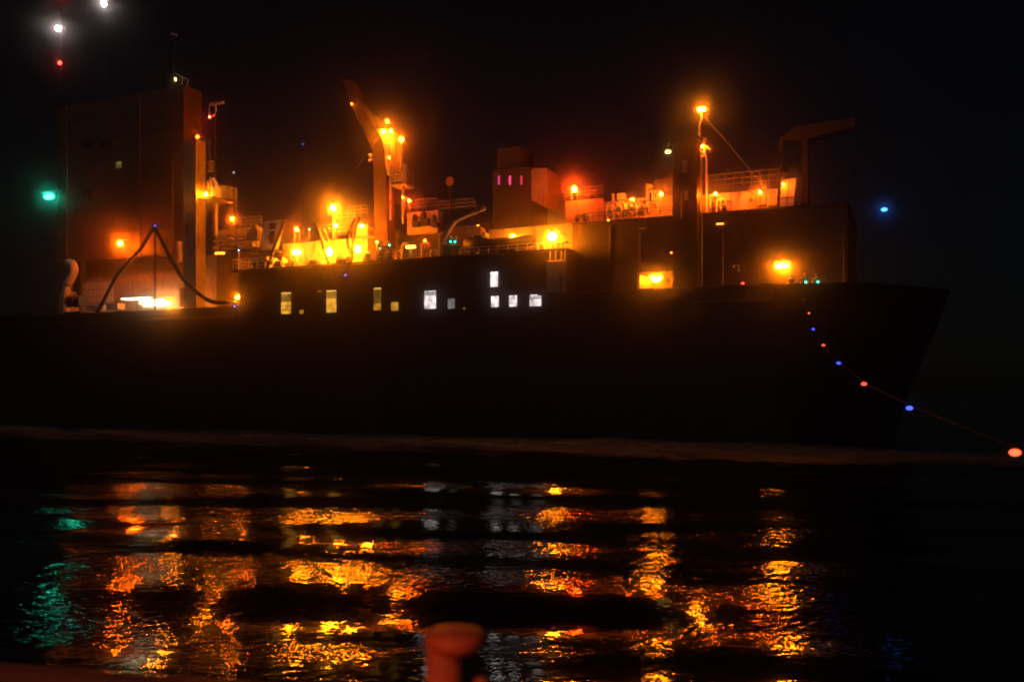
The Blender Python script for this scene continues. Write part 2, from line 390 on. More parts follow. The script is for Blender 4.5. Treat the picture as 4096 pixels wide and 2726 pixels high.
for a in ((1125, 1169, 1166, 1255, V0, WY, 0.8, .5, 2, 'amber'), (1199, 1239, 1217, 1255, V0, WY, .35, 0, 0, 'amber_dim'), (1306, 1160, 1347, 1249, V0, WY, .9, .42, 0, 'amber_b'),
          (1269, 1162, 1287, 1168, V0, WY, .5, 0, 0, 'amber_dim'), (1495, 1150, 1526, 1240, V0, WY, .40, .8, 0, 'amber_c'), (1565, 1208, 1595, 1243, V0, WY, .45, 0, 0, 'amber_d'),
          (1698, 1163, 1745, 1234, V0, WW, 1.05, .25, 0, 'white'), (1792, 1194, 1820, 1234, V0, WW, .16, 0, 0, 'white_dim'), (1852, 1231, 1862, 1237, V0, WY, .4, 0, 0, 'amber_d'),
          (1962, 1087, 1993, 1147, V0, WW, .95, 0, 0, 'white_b'), (1965, 1184, 1996, 1228, V0, WW, 1.25, 0, 0, 'white_c'), (2037, 1181, 2069, 1226, V0, WW, .95, 0, 1, 'white_d'),
          (2119, 1184, 2166, 1224, V0, WW, .95, .3, 0, 'white_e'), (465, 642, 488, 673, 5.0, (1, .75, .2), .12, 0, 0, 'tower')):
    window(*a)
M().pxbox(610, 1270, 623, 1278, -0.05, 0).build('porthole', glow('port_white', (1, .8, .45), 6), ship)
M().pxbox(641, 1269, 655, 1277, -0.05, 0).build('porthole', glow('port_amber', (1, .5, .06), 3), ship)
# slim bridge-like ventilation tower amidships
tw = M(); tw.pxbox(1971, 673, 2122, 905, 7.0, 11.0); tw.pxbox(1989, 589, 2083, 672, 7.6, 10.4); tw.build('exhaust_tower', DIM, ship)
for X in (1995, 2039, 2085):
    M().pxbox(X - 4, 703, X + 4, 738, 6.94, 7.0).build('slit_light', glow('pink_slit_%d' % X, (1.0, .05, .22) if X < 2080 else (1, .03, .10), 1.2 if X == 2039 else .7), ship)
tw = M(); tw.pxprism([(2124, 673), (2186, 672), (2190, 760), (2171, 822), (2124, 800)], 7.2, 10.5); tw.build('duct_casing', BUFF, ship)
# upper walls behind the deckhouse roof
M().pxbox(1129, 962, 1470, 1075, 5.5, 7.0).build('coaming', CREAM, ship)
M().pxbox(1628, 846, 1752, 935, 9.0, 10.0).build('after_screen', CREAM, ship)
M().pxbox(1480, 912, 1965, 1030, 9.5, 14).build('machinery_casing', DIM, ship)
M().pxbox(1955, 904, 2330, 1010, 3.2, 9).build('boat_deck_wall', BUFF, ship)
M().pxbox(2262, 799, 2414, 905, 5.0, 9).build('winch_house', BUFF, ship)
M().pxbox(2414, 795, 2690, 890, 5.2, 8).build('manifold_screen', BUFF, ship)
M().pxbox(2802, 767, 3112, 860, 5.0, 8).build('foredeck_house', CREAM, ship)
M().pxbox(866, 914, 1030, 1000, 6.0, 9).build('platform_house', CREAM, ship)
M().pxbox(866, 1010, 960, 1225, 6.2, 9).build('platform_base', BROWN, ship)
# railings of the ship
def rr_px(pts, v, h, n=None, bars=3, m=PALE, nm='railing'):
    k = M()
    for (xa, ya), (xb, yb) in zip(pts[:-1], pts[1:]):
        a, b_ = P(xa, ya, v), P(xb, yb, v); b_.z = a.z; k.rail(a, b_, h, n, bars)
    k.build(nm, m, ship)
a = P(935, 1090, .1); k = M(); k.rail((a.x, .0, ZT + .16), (P(1480, 1060, .0).x, .0, ZT + .16), 1.0, 16); k.rail((a.x, .0, ZT + .16), (a.x, 3.0, ZT + .16), 1.0, 3)
k.build('railing', PALE, ship)
k = M(); k.rail((P(1480, 1060, 0).x + .6, .0, ZT + .16), (P(1770, 1060, .0).x, .0, ZT + .16), 1.0, 9); k.build('railing', GREY, ship)
k = M(); k.rail((P(1840, 1060, 0).x, .0, ZT + .16), (P(2190, 1060, .0).x, .0, ZT + .16), 0.55, 9, 2); k.build('railing', PALE, ship)
rr_px([(920, 914), (1046, 913)], 6.0, .95, 3, 3)
rr_px([(1628, 848), (1745, 838)], 9.0, 1.05, 3, 3, GREY)
rr_px([(1750, 850), (1900, 838)], 9.6, 1.0, 4, 3, GREY)
rr_px([(2262, 800), (2414, 800)], 5.2, .9, 5, 3, GREY)
rr_px([(2620, 782), (2690, 780)], 5.4, 1.2, 2, 3, GREY)
rr_px([(2800, 768), (3112, 764)], 5.2, 1.2, 9, 3, GREY)
rr_px([(2300, 884), (2690, 868)], 2.3, .5, 8, 2, DARK)
rr_px([(1280, 945), (1470, 940)], 5.6, 1.0, 5, 3)
rr_px([(1390, 870), (1470, 868)], 7.5, 1.0, 3, 3)
rr_px([(1340, 900), (1420, 896)], 7.5, 1.0, 3, 3)

# ------------------------------------------------------------------ left deck: gantry, hoses, vents
g = thing('gantry', P(780, 1225, 2), 'tall square gantry column with one side glowing orange, left of the deckhouse', 'gantry')
uL, uR = P(735, 900, .7).x, P(784, 900, .7).x; zt = P(775, 556, .7).z
k = M(); k.box(uL, uR, .7, 1.95, ZM, zt); k.build('column', BUFF, g, bevel=.03)
k = M(); k.pxbox(850, 805, 861, 940, 3.0, 3.35); k.build('secondary_post', CREAM, g)
k = M(); p0 = P(820, 806, 2.4); k.box(uR + .02, P(900, 806, 2.4).x, 1.0, 3.6, p0.z - .1, p0.z); k.build('platform', GREY, g)
k = M(); z0 = p0.z
k.rail((P(850, 806, 2).x, 2.05, z0), (P(900, 806, 2).x, 2.05, z0), 1.15, 2, 5); k.rail((P(900, 806, 2).x, 2.05, z0), (P(900, 806, 2).x, 3.55, z0), 1.15, 2, 5); k.build('guard_rail', PALE, g)
k = M(); c = P(846, 735, 2.6); k.tube([c + Vector((-.35, 0, -.35)), c + Vector((-.4, 0, .2)), c + Vector((-.1, 0, .55)), c + Vector((.35, 0, .4)), c + Vector((.55, 0, -.05)), c + Vector((.6, 0, -.5))], .16, 8); k.tube([c + Vector((.0, 0, -1.6)), c + Vector((.0, 0, .5))], .08, 8); k.build('sheave_bracket', PALE, g)
k = M()
for j in range(4): k.pxbox(818, 640 + j * 13, 838, 645 + j * 13, 2.4, 3.0)
k.tube([P(818, 690, 2.4), P(818, 560, 2.4)], .04, 6); k.tube([P(838, 690, 2.4), P(838, 560, 2.4)], .04, 6); k.build('ladder', GREY, g)
lamp(790, 547, 1.4, .13, .5, DEEP, 'small orange lamp on top of the tall gantry column at left', arm=(0.2, .8, -.2), name='deck_lamp', cat='lamp')
lamp(824, 778, 1.3, .15, 5, YEL, 'floodlight tucked against the side of the orange-lit gantry column', arm=(-.5, 0, -.1))
t = thing('ring_antenna', P(850, 560, 4), 'red lit ring antenna on a thin pole behind the left gantry', 'antenna')
k = M(); c = P(850, 440, 4); k.tube([c + Vector((.42 * math.sin(q * math.pi / 8), 0, .6 * math.cos(q * math.pi / 8))) for q in range(17)], .1, 8, cap=False); k.build('ring', PALE, t)
k = M(); k.tube([P(862, 470, 4), P(862, 700, 4)], .06, 8); k.build('pole', DARK, t)
k = M(); k.pxbox(838, 408, 888, 416, 4, 4.3); k.build('crossbar', PALE, t)
lamp(838, 468, 3.3, .05, 3.0, RED, 'faint red obstruction lamp under the ring antenna', name='obstruction_light', cat='lamp', arm=(.2, .7, 0))
# hoses hanging in loops with small blue bulbs
def spline(pts, n=10):
    out = []
    for i in range(len(pts) - 1):
        p0 = pts[max(i - 1, 0)]; p1 = pts[i]; p2 = pts[i + 1]; p3 = pts[min(i + 2, len(pts) - 1)]
        for k in range(n):
            t = k / n
            out.append(0.5 * ((2 * p1) + (p2 - p0) * t + (2 * p0 - 5 * p1 + 4 * p2 - p3) * t * t + (3 * p1 - p0 - 3 * p2 + p3) * t ** 3))
    out.append(pts[-1]); return out
def hose(pts, v, r, label, m=RUBBER):
    k = M(); k.tube(spline([P(x, y, v) for x, y in pts]), r, 8); return tag(k.build('dredging_hose', m, smooth=True), label, 'hose', 'hoses hanging in loops along the deck')
hose([(390, 1250), (432, 1170), (467, 1104), (520, 1040), (565, 990), (600, 930), (620, 912)], 0.25, .19, 'black hose rising from the deck edge to the post with the blue bulb')
hose([(620, 912), (640, 950), (663, 997), (700, 1063), (724, 1104), (757, 1140), (784, 1165), (815, 1190), (845, 1205), (890, 1212), (930, 1208), (962, 1200)], 0.25, .19, 'black hose sagging from the post past the gantry to the deckhouse corner')
hose([(1135, 885), (1125, 920), (1105, 967), (1090, 1010), (1077, 1051), (1059, 1084)], 0.5, .13, 'black hose slanting down beside the leaning white frame')
hose([(1262, 890), (1275, 930), (1297, 1005), (1315, 1058)], 0.8, .10, 'thin black hose hanging left of the twin lamp on the bright coaming')
hose([(1420, 874), (1402, 910), (1390, 949), (1393, 985), (1408, 1022), (1397, 1060), (1380, 1085), (1360, 1097)], -0.25, .12, 'curving black hose ending in a free tail above the blue bulb')
hose([(1436, 868), (1424, 910), (1413, 955), (1408, 1023), (1402, 1050)], .4, .10, 'straight black hose right of the curving one with the free tail')
t = thing('hose_post', P(620, 1235, .9), 'slim dark post carrying the hose loop under a blue bulb', 'post')
k = M(); k.tube([(P(620, 1235, .9).x, .9, ZM), P(620, 900, .9)], .09, 8); k.build('pole', DARK, t); M().tube([P(600, 903, .9), P(640, 903, .6)], .05, 6).build('hook_arm', DARK, t)
for X, Y, v, lb in ((620, 903, .3, 'small blue bulb at the top of the left hose loop'), (938, 1225, -.2, 'small blue bulb at the deck edge under the hose end'), (1382, 1100, -.5, 'small blue bulb on the dark house wall below the free hose tail')):
    lamp(X, Y, v, .09, .05 if X < 1000 else .06, BLUE, lb, name='blue_bulb', cat='bulb', group='blue bulbs on the hoses', arm=(0, .5, 0))
# vents, winch and mesh screen at the far left
t = thing('ventilation_cowl', P(270, 1240, 3.5), 'bent pale ventilation cowl at the far left of the lit deck', 'ventilator')
k = M(); k.tube(spline([Vector((P(268, 1240, 3.5).x, 3.5, ZM)), P(268, 1160, 3.5), P(285, 1110, 3.5), P(297, 1080, 3.5), P(290, 1055, 3.5), P(272, 1050, 3.5)]), .42, 10); k.build('duct', CREAM, t, smooth=True)
k = M(); k.pxbox(236, 1165, 282, 1246, 3.6, 4.6); k.build('plinth', BUFF, t)
t = thing('mooring_winch', P(305, 1245, 2.6), 'dark mooring winch silhouetted in front of the bright mesh screen', 'winch')
k = M(); a = P(305, 1205, 2.6); k.tube([a + Vector((-.9, 0, 0)), a + Vector((.9, 0, 0))], .42, 14); k.build('drum', DARK, t)
k = M()
for o_ in (-.95, 0, .95): k.tube([a + Vector((o_ - .05, 0, 0)), a + Vector((o_ + .05, 0, 0))], .62, 16)
k.build('flange', DARK, t); k = M(); k.box(a.x - 1.2, a.x + 1.2, 2.1, 3.1, ZM, ZM + .45); k.build('bed', DARK, t)
k = M(); k.pxbox(293, 1050, 322, 1180, 4.3, 5.0); tag(k.build('locker', DARK), 'tall dark locker standing behind the bent pale cowl', 'locker')
k = M(); x0, x1 = P(330, 1180, 4.5).x, P(452, 1180, 4.5).x; z0, z1 = ZM + .1, P(390, 1130, 4.5).z
for i in range(13):
    u = x0 + (x1 - x0) * i / 12; k.tube([(u, 4.5, z0), (u, 4.5, z1)], .03, 6)
    if i < 12:
        for zz in range(5):
            za = z0 + (z1 - z0) * zz / 5; k.tube([(u, 4.5, za), (u + (x1 - x0) / 12, 4.5, za + (z1 - z0) / 5)], .025, 5); k.tube([(u, 4.5, za + (z1 - z0) / 5), (u + (x1 - x0) / 12, 4.5, za)], .025, 5)
k.tube([(x0, 4.5, z1), (x1, 4.5, z1)], .05, 6); tag(k.build('mesh_screen', PALE), 'pale lattice screen beside the bent cowl on the left deck', 'screen')
k = M(); k.pxbox(716, 1150, 752, 1226, 1.2, 2.0); tag(k.build('valve_cabinet', BUFF, bevel=.03), 'orange lit cabinet at the foot of the tall gantry column', 'cabinet')
k = M(); k.pxbox(706, 965, 714, 1045, 4.4, 4.9); tag(k.build('vertical_pipe_cover', CREAM), 'narrow upright lit cover on the tower house, left of the gantry', 'pipe cover')
for i, (X0, X1, Y0, Y1, nm) in enumerate(((372, 395, 1222, 1240, 'low pale crate nearest the mesh screen'), (425, 470, 1216, 1236, 'low pale crate left of the white light bank'), (345, 366, 1225, 1243, 'small pale crate beside the dark winch'))):
    k = M(); a = P((X0 + X1) / 2, Y1, 2.2); k.pxbox(X0, Y0, X1, Y1, 2.2, 3.1); k.pxbox(X0 - 2, Y0 - 3, X1 + 2, Y0, 2.15, 3.15); tag(k.build('deck_crate', CREAM), nm, 'crate', 'crates on the left deck')
# white light bank
t = thing('light_bank', P(590, 1240, 5.2), 'blinding white bank of tube lights low on the left deck', 'light bank')
gm = glow('tube_white', (1.0, .82, .42), 12)
for j, (xa, xb, y) in enumerate(((488, 600, 1196), (565, 668, 1204), (560, 660, 1214), (575, 655, 1224))):
    M().tube([P(xa, y, 5.2), P(xb, y - 3, 5.2)], .12, 8).build('tube', gm, t)
for j, (xa, xb, y) in enumerate(((488, 600, 1196), (565, 668, 1204), (560, 660, 1214), (575, 655, 1224))):  # shelf added under each tube to keep its reflection off the water
    zt_ = P(xa, y, 5.2).z - .09; M().box(P(xa, y, 5.2).x, P(xb, y, 5.2).x, 4.5, 5.3, zt_ - .03, zt_).build('reflection_blocker', GREY, t)
k = M(); k.pxbox(484, 1182, 676, 1188, 5.1, 5.7)
k.build('reflector', GREY, t)
for X in (490, 575, 670): M().tube([(P(X, 1190, 5.6).x, 5.6, ZM), P(X, 1186, 5.6)], .05, 6).build('leg', GREY, t)
lamp(672, 1213, 4.4, .28, 10, YEL, 'yellow floodlight at the right end of the white light bank', base=1236)
lamp(481, 973, 3.4, .24, 13, SOD, 'orange wall lamp on the dark tower house above the lattice screen', arm=(0, 1.6, .0))
lamp(955, 1190, 1.6, .2, 8, YEL, 'yellow floodlight at the lower left corner of the midship deckhouse', arm=(.6, 0, .1), sq=(1.5, 1, .8))
k = M(); k.pxbox(930, 1206, 966, 1214, .2, 1.4); tag(k.build('deck_step', CREAM), 'lit step under the yellow floodlight at the deckhouse corner', 'step')

# masts and navigation lights over the tower house
def mast(X, Ytop, Ybase, v, label, arms=(), r=.055):
    t = thing('signal_mast', P(X, Ybase, v), label, 'mast', 'masts over the tower house')
    M().tube([P(X, Ybase, v), P(X, Ytop, v)], r, 8, r * .6).build('pole', RUBBER, t)
    for (y, hw) in arms: M().tube([P(X - hw, y, v), P(X + hw, y, v)], .04, 6).build('yard', RUBBER, t)
    return t
mast(246, -40, 386, 8, 'dark signal mast carrying the red and white lights at far left', ((0, 14), (112, 20), (250, 14)))
mast(425, -30, 386, 8, 'dark signal mast carrying the single white light at the top edge', ((12, 20),))
t = mast(697, 128, 386, 6, 'slender mast with a lit bracket, left of the gantry', ((300, 12),))
k = M(); k.tube([P(703, 294, 5.7), P(757, 322, 5.7)], .05, 6)
for X, Y, L in ((731, 310, 38), (752, 320, 44)): k.tube([P(X, Y, 5.7), P(X - 4, Y + L, 5.7)], .05, 6)
k.build('bracket', PALE, t); M().tube([P(685, 135, 5.9), P(708, 140, 5.9)], .1, 6).build('masthead_fitting', PALE, t)
lamp(233, 115, 7.4, .26, 5.5, PINK, 'white masthead light with a wide halo above the red one', name='masthead_light', cat='navigation light', group=None, arm=(.3, .5, 0))
lamp(416, 16, 7.4, .26, 5.0, PINK, 'white masthead light at the top edge of the picture', name='masthead_light', cat='navigation light', arm=(.2, .5, 0))
lamp(239, 252, 7.4, .20, 2.2, RED, 'red navigation light below the haloed white one', name='masthead_light', cat='navigation light', arm=(.2, .5, 0))
lamp(243, -8, 7.4, .20, 2.0, RED, 'red navigation light cut by the top edge', name='masthead_light', cat='navigation light', arm=(.2, .5, 0))
lamp(196, 786, 4.8, .36, 5, GREEN, 'bright green side light left of the tower house', name='side_light', cat='navigation light', arm=(1.0, .6, 0), sq=(2.0, 1, .8))
lamp(702, 318, 5.4, .13, .3, (1, .72, .25), 'small warm white lamp on the slender mast bracket', name='deck_lamp', cat='lamp', sq=(.8, .8, 1.4), arm=(0, .4, 0))
lamp(701, 426, 5.4, .12, .25, RED, 'small red lamp on the slender mast below the bracket', name='deck_lamp', cat='lamp', arm=(0, .6, 0))
lamp(935, 690, 14, .10, .03, (.6, .7, 1), 'tiny pale lamp in the dark right of the left gantry', name='deck_lamp', cat='lamp', base=900, pmat=DARK)
lamp(1212, 577, 30, .12, .04, BLUE, 'tiny blue light low in the sky left of the crane', name='deck_lamp', cat='lamp', base=960, pmat=DARK)

# platform machinery between gantry and leaning frame
lamp(929, 874, 5.8, .15, 4.0, SOD, 'orange floodlight on a two-legged stand beside the platform railing', base=914, legs=2)
t = thing('pipe_rack', P(950, 1000, 4), 'tangle of lit pipes on a rack under the platform house', 'pipes')
k = M()
for j, (y, w_) in enumerate(((948, .10), (962, .13), (976, .09), (988, .15))):
    k.tube(spline([P(866 - 10 * (j % 2), y + 2, 4 + .25 * j), P(905, y - 2, 4 + .25 * j), P(925, y - 9 + 5 * (j % 2), 4 + .25 * j), P(950, y, 4 + .25 * j), P(1018, y - 8, 4 + .25 * j)], 5), w_, 8)
k.build('pipe', CREAM, t, smooth=True)
k = M(); 
for X in (880, 945, 1005): k.tube([(P(X, 1000, 4.6).x, 4.6, P(X, 1010, 4.6).z), P(X, 940, 4.6)], .08, 6)
k.pxbox(850, 997, 1040, 1003, 3.9, 5.2); k.build('rack_frame', DARK, t)
k = M(); k.pxprism([(985, 935), (1018, 897), (1032, 930), (1026, 958), (985, 960)], 3.6, 4.2); tag(k.build('winch_guard', GREY), 'triangular grey winch guard beside the leaning white frame', 'guard')
M_ = M(); M_.tube([P(862, 1013, 3.4), P(897, 1012, 3.4)], .10, 8); t = thing('strip_light', P(880, 1013, 3.4), 'short orange strip light under the platform right of the gantry', 'strip light'); M_.build('tube', glow('strip_orange', (1, .34, .02), 5), t)
k = M(); k.pxbox(859, 1002, 900, 1007, 3.3, 3.6); k.build('housing', GREY, t)
lamp(955, 1001, 3.2, .08, .05, (.6, .8, 1), 'tiny bluish lamp on a post at the deckhouse corner', base=1080, name='deck_lamp', cat='lamp')
t = thing('leaning_frame', P(1075, 1000, 3.2), 'leaning pale plate frame with rounded corners and dark openings', 'frame')
k = M(); k.pxprism([(1060, 884), (1122, 880), (1130, 890), (1104, 992), (1096, 1000), (1046, 1000), (1038, 990), (1054, 894)], 3.2, 3.5); k.build('plate', CREAM, t)
k = M(); k.pxprism([(1078, 893), (1103, 892), (1099, 915), (1076, 916)], 3.15, 3.2); k.pxprism([(1080, 925), (1098, 922), (1092, 972), (1080, 978), (1074, 950)], 3.15, 3.2); k.build('opening', DARK, t)
k = M(); k.pxbox(1035, 1000, 1110, 1012, 3.0, 3.8); k.build('foot', DARK, t)
t = thing('capstan_winch', P(1030, 1085, 1.2), 'pale winch with a bright top at the corner of the deckhouse roof', 'winch')
k = M(); zb = ZT + .16; a = P(1035, 1050, 1.2)
k.box(a.x - 1.0, a.x + .9, .9, 2.2, zb, zb + .25); k.build('bed', GREY, t)
k = M(); k.pxprism([(996, 1040), (1010, 1030), (1066, 1026), (1072, 1040), (1064, 1046), (1008, 1048)], .9, 2.3); k.build('cover', CREAM, t)
k = M(); k.tube([(a.x - .7, 1.5, zb + .6), (a.x + .7, 1.5, zb + .6)], .36, 12); k.build('drum', DARK, t)
k = M(); k.tube([(a.x + .72, 1.5, zb + .6), (a.x + .85, 1.5, zb + .6)], .5, 14); k.build('flange', CREAM, t)

# bright midship roof
G1 = 'floodlights on the midship roof'
lamp(1187, 1009, 2.6, .30, 15, YEL, 'large yellow floodlight on the roof, left one of the low row', base=1075, group=G1, sq=(1.5, 1, .9))
lamp(1318, 1007, 2.9, .26, 12, YEL, 'yellow floodlight in the low roof row beside the slanting ladder', base=1070, group=G1, sq=(1.1, 1, 1.5))
lamp(1432, 996, 3.2, .26, 12, YEL, 'yellow floodlight in the low roof row beside the curving hose', base=1066, group=G1, sq=(1.2, 1, 1.4))
lamp(1334, 832, 5.2, .26, 26, YEL, 'highest floodlight on the midship roof, in the widest glow', base=955, group=G1, pole=.06)
lamp(1343, 902, 4.6, .17, 7, YEL, 'floodlight straight below the highest one on the midship roof', base=965, group=G1)
lamp(1187, 917, 5.3, .15, 4.5, SOD, 'orange floodlight on a two-legged stand on the bright coaming', base=972, legs=2, group=G1)
lamp(1446, 904, 4.8, .17, 6, SOD, 'floodlight on the box beside the crane foot', base=940, group=G1, sq=(1.5, 1, .9))
lamp(1237, 917, 5.3, .07, .05, GREEN, 'tiny green lamp on the coaming between two floodlights', base=955, name='deck_lamp', cat='lamp')
k = M(); k.pxbox(1424, 912, 1472, 945, 4.9, 6.0); k.pxbox(1420, 908, 1476, 913, 4.85, 6.05); tag(k.build('control_box', CREAM, bevel=.03), 'pale control box under a floodlight beside the crane foot', 'box')
t = thing('slanting_ladder', P(1320, 1068, 2.2), 'slanting ladder rising to the coaming between two floodlights', 'ladder')
k = M()
for o_ in (0, .55):
    k.tube([P(1338, 1066, 2.6) + Vector((o_, 0, 0)), P(1275, 915, 4.6) + Vector((o_, 0, 0))], .06, 6)
a_, b_ = P(1338, 1066, 2.6), P(1275, 915, 4.6)
k.build('stile', CREAM, t); k = M()
for j in range(14):
    p = a_.lerp(b_, (j + .5) / 14); k.tube([p, p + Vector((.55, 0, 0))], .03, 6)
k.build('rung', CREAM, t)
def reel(X, Y, v, r, w_, label, m=GREY):
    t = thing('rope_reel', P(X, Y, v) + Vector((0, 0, -r)), label, 'reel', 'reels and drums on the roof'); a = P(X, Y, v)
    k = M(); k.tube([a + Vector((-w_ / 2, 0, 0)), a + Vector((w_ / 2, 0, 0))], r * .55, 14); k.build('drum', ROPE, t)
    k = M()
    for o_ in (-w_ / 2, w_ / 2): k.tube([a + Vector((o_ - .04, 0, 0)), a + Vector((o_ + .04, 0, 0))], r, 16)
    k.build('flange', m, t)
    for o_ in (-w_ / 2 - .1, w_ / 2 + .1): M().box(a.x + o_ - .05, a.x + o_ + .05, a.y - .3, a.y + .3, a.z - r - .05, a.z).build('stand', m, t)
reel(1120, 1055, 1.6, .5, .9, 'rope reel right of the pale corner winch', PALE)
reel(1255, 1050, 1.9, .42, .8, 'dark rope reel between the two left roof floodlights', GREY)
reel(1375, 1045, 1.5, .40, 1.0, 'rope reel behind the rail near the blue bulb', PALE)
for i, (X0, Y0, X1, Y1, v, lb) in enumerate(((1150, 1048, 1172, 1076, 1.9, 'small pale roof box left of the large yellow floodlight'), (1215, 1040, 1232, 1072, 2.2, 'narrow pale roof box right of the large yellow floodlight'),
        (1345, 1028, 1366, 1064, 2.4, 'upright pale roof box right of the slanting ladder'), (1452, 1018, 1476, 1058, 2.2, 'upright pale roof box right of the curving hose'))):
    k = M(); k.pxbox(X0, Y0, X1, Y1 + 6, v, v + .6); k.pxbox(X0 - 2, Y0 - 3, X1 + 2, Y0, v - .04, v + .64); tag(k.build('roof_box', CREAM), lb, 'box', 'boxes on the midship roof')
t = thing('lamp_stand', P(1642, 1045, 1.2), 'glaring yellow T-shaped lamp stand on the dark roof right of the crane', 'lamp stand')
k = M(); k.tube([P(1625, 988, 1.2), P(1660, 986, 1.2)], .11, 8); k.build('tube', glow('stand_tube', (1, .5, .04), 14), t)
k = M(); k.tube([(P(1643, 1040, 1.2).x, 1.3, ZT + .16), P(1643, 990, 1.3)], .15, 8); k.box(P(1643, 1040, 1.2).x - .4, P(1643, 1040, 1.2).x + .4, 1.0, 1.7, ZT + .16, ZT + .4); k.build('pedestal', CREAM, t)

# ------------------------------------------------------------------ the crane
t = thing('deck_crane', P(1520, 980, 7), 'tall deck crane with a dim boom leaning up to the left', 'crane')
k = M(); k.pxprism([(1490, 600), (1538, 600), (1552, 985), (1500, 985)], 7.0, 8.4); k.build('column', BROWN, t, bevel=.05)
k = M(); k.pxprism([(1372, 318), (1402, 318), (1428, 385), (1474, 466), (1507, 522), (1534, 560), (1536, 600), (1488, 600), (1446, 502), (1404, 427)], 7.1, 8.3); k.build('boom', BROWN, t, bevel=.04)
k = M(); k.tube([P(1366, 316, 7.4), P(1366, 316, 8.0)], .35, 12); k.build('sheave', DARK, t)
k = M(); k.pxprism([(1503, 514), (1562, 522), (1564, 668), (1560, 700), (1548, 700), (1541, 668), (1538, 600), (1526, 553)], 6.6, 8.8); k.build('slewing_shroud', CREAM, t, bevel=.04)
k = M(); k.tube([P(1561, 700, 7), P(1563, 880, 7)], .10, 8); k.tube([P(1613, 665, 7), P(1613, 895, 7)], .12, 8); k.build('stay_post', CREAM, t)
k = M(); k.pxbox(1564, 734, 1622, 742, 6.6, 8.2); k.build('cage_floor', CREAM, t)
k = M(); z0 = P(1590, 735, 6.7).z; x0, x1 = P(1568, 730, 6.7).x, P(1620, 730, 6.7).x
k.rail((x0, 6.7, z0), (x1, 6.7, z0), 1.15, 4, 4); k.rail((x1, 6.7, z0), (x1, 8.1, z0), 1.15, 2, 4); k.build('cage_rail', CREAM, t)
k = M(); k.pxbox(1612, 655, 1624, 735, 7.0, 7.3); k.build('ladder_box', CREAM, t)
k = M(); k.tube([P(1382, 330, 7.0), P(1404, 420, 6.95), P(1440, 495, 6.95)], .04, 6); k.tube([P(1372, 318, 7.6), P(1549, 500, 7.6)], .03, 6); k.build('hoist_cable', DARK, t)
k = M(); k.ball(P(1480, 622, 6.8), .2, 2); k.ball(P(1479, 641, 6.8), .17, 2); k.tube([P(1480, 615, 6.8), P(1490, 640, 7.0)], .06, 6); k.build('cable_block', PALE, t)
lamp(1549, 486, 6.4, .15, 1.8, SOD, 'lamp on the very top of the deck crane', arm=(0, .8, -.3), name='crane_lamp', cat='lamp')
lamp(1533, 527, 6.1, .16, 5.0, YEL, 'lamp under the crane top shining down its pale shroud', arm=(0, .6, 0), name='crane_lamp', cat='lamp')
lamp(1563, 524, 6.1, .14, 4.0, YEL, 'lamp at the right corner of the crane shroud', arm=(0, .6, 0), name='crane_lamp', cat='lamp')
lamp(1557, 630, 6.3, .08, .8, SOD, 'small lamp halfway down the crane shroud', arm=(0, .5, 0), name='crane_lamp', cat='lamp')
lamp(1605, 558, 6.8, .22, 5, SOD, 'big lamp on the thin pole right of the crane', base=670, pole=.10, name='crane_lamp', cat='lamp', pmat=CREAM)
lamp(1407, 416, 6.9, .07, .12, SOD, 'tiny lamp halfway up the crane boom', name='crane_lamp', cat='lamp', arm=(.1, .4, 0))
lamp(1612, 789, 6.6, .07, .25, SOD, 'tiny lamp low on the crane stay post', name='crane_lamp', cat='lamp', arm=(0, .4, 0))
lamp(1637, 803, 8.0, .10, 3.5, DEEP, 'dim reddish lamp on the railing right of the crane', base=846, name='deck_lamp', cat='lamp')
t = thing('disc_antenna', P(1801, 850, 10), 'dark round antenna on a thin pole right of the crane', 'antenna')
k = M(); a = P(1801, 726, 10); k.tube([a + Vector((0, -.1, 0)), a + Vector((0, .1, 0))], .42, 16); k.build('disc', BROWN, t); k = M(); k.tube([P(1801, 880, 10), P(1801, 740, 10)], .08, 8); k.build('pole', DARK, t)
# dark machinery in front of the red lit screen
for i, (X, Y, w_, hh, lb) in enumerate(((1660, 905, 26, 46, 'dark pump in front of the red lit screen, nearest the crane'), (1695, 900, 30, 60, 'dark upright motor in front of the red lit screen'), (1735, 905, 24, 40, 'dark low pump at the right end of the red lit screen'))):
    t = thing('deck_pump', P(X, Y, 8), lb, 'pump', 'pumps before the red screen')
    k = M(); k.pxbox(X - w_ / 2, Y - hh * .45, X + w_ / 2, Y, 8, 8.6); k.build('base', DARK, t)
    k = M(); a = P(X, Y - hh * .7, 8.3); k.lathe((a.x, a.y, P(X, Y - hh * .45, 8.3).z), [(.28, 0), (.3, .2), (.24, .5), (.1, .65)], 12); k.build('motor', DARK, t)
    k = M(); k.tube(spline([a + Vector((.2, 0, 0)), a + Vector((.45, 0, .1)), a + Vector((.55, 0, -.4))], 5), .08, 8); k.build('pipe', GREY, t)

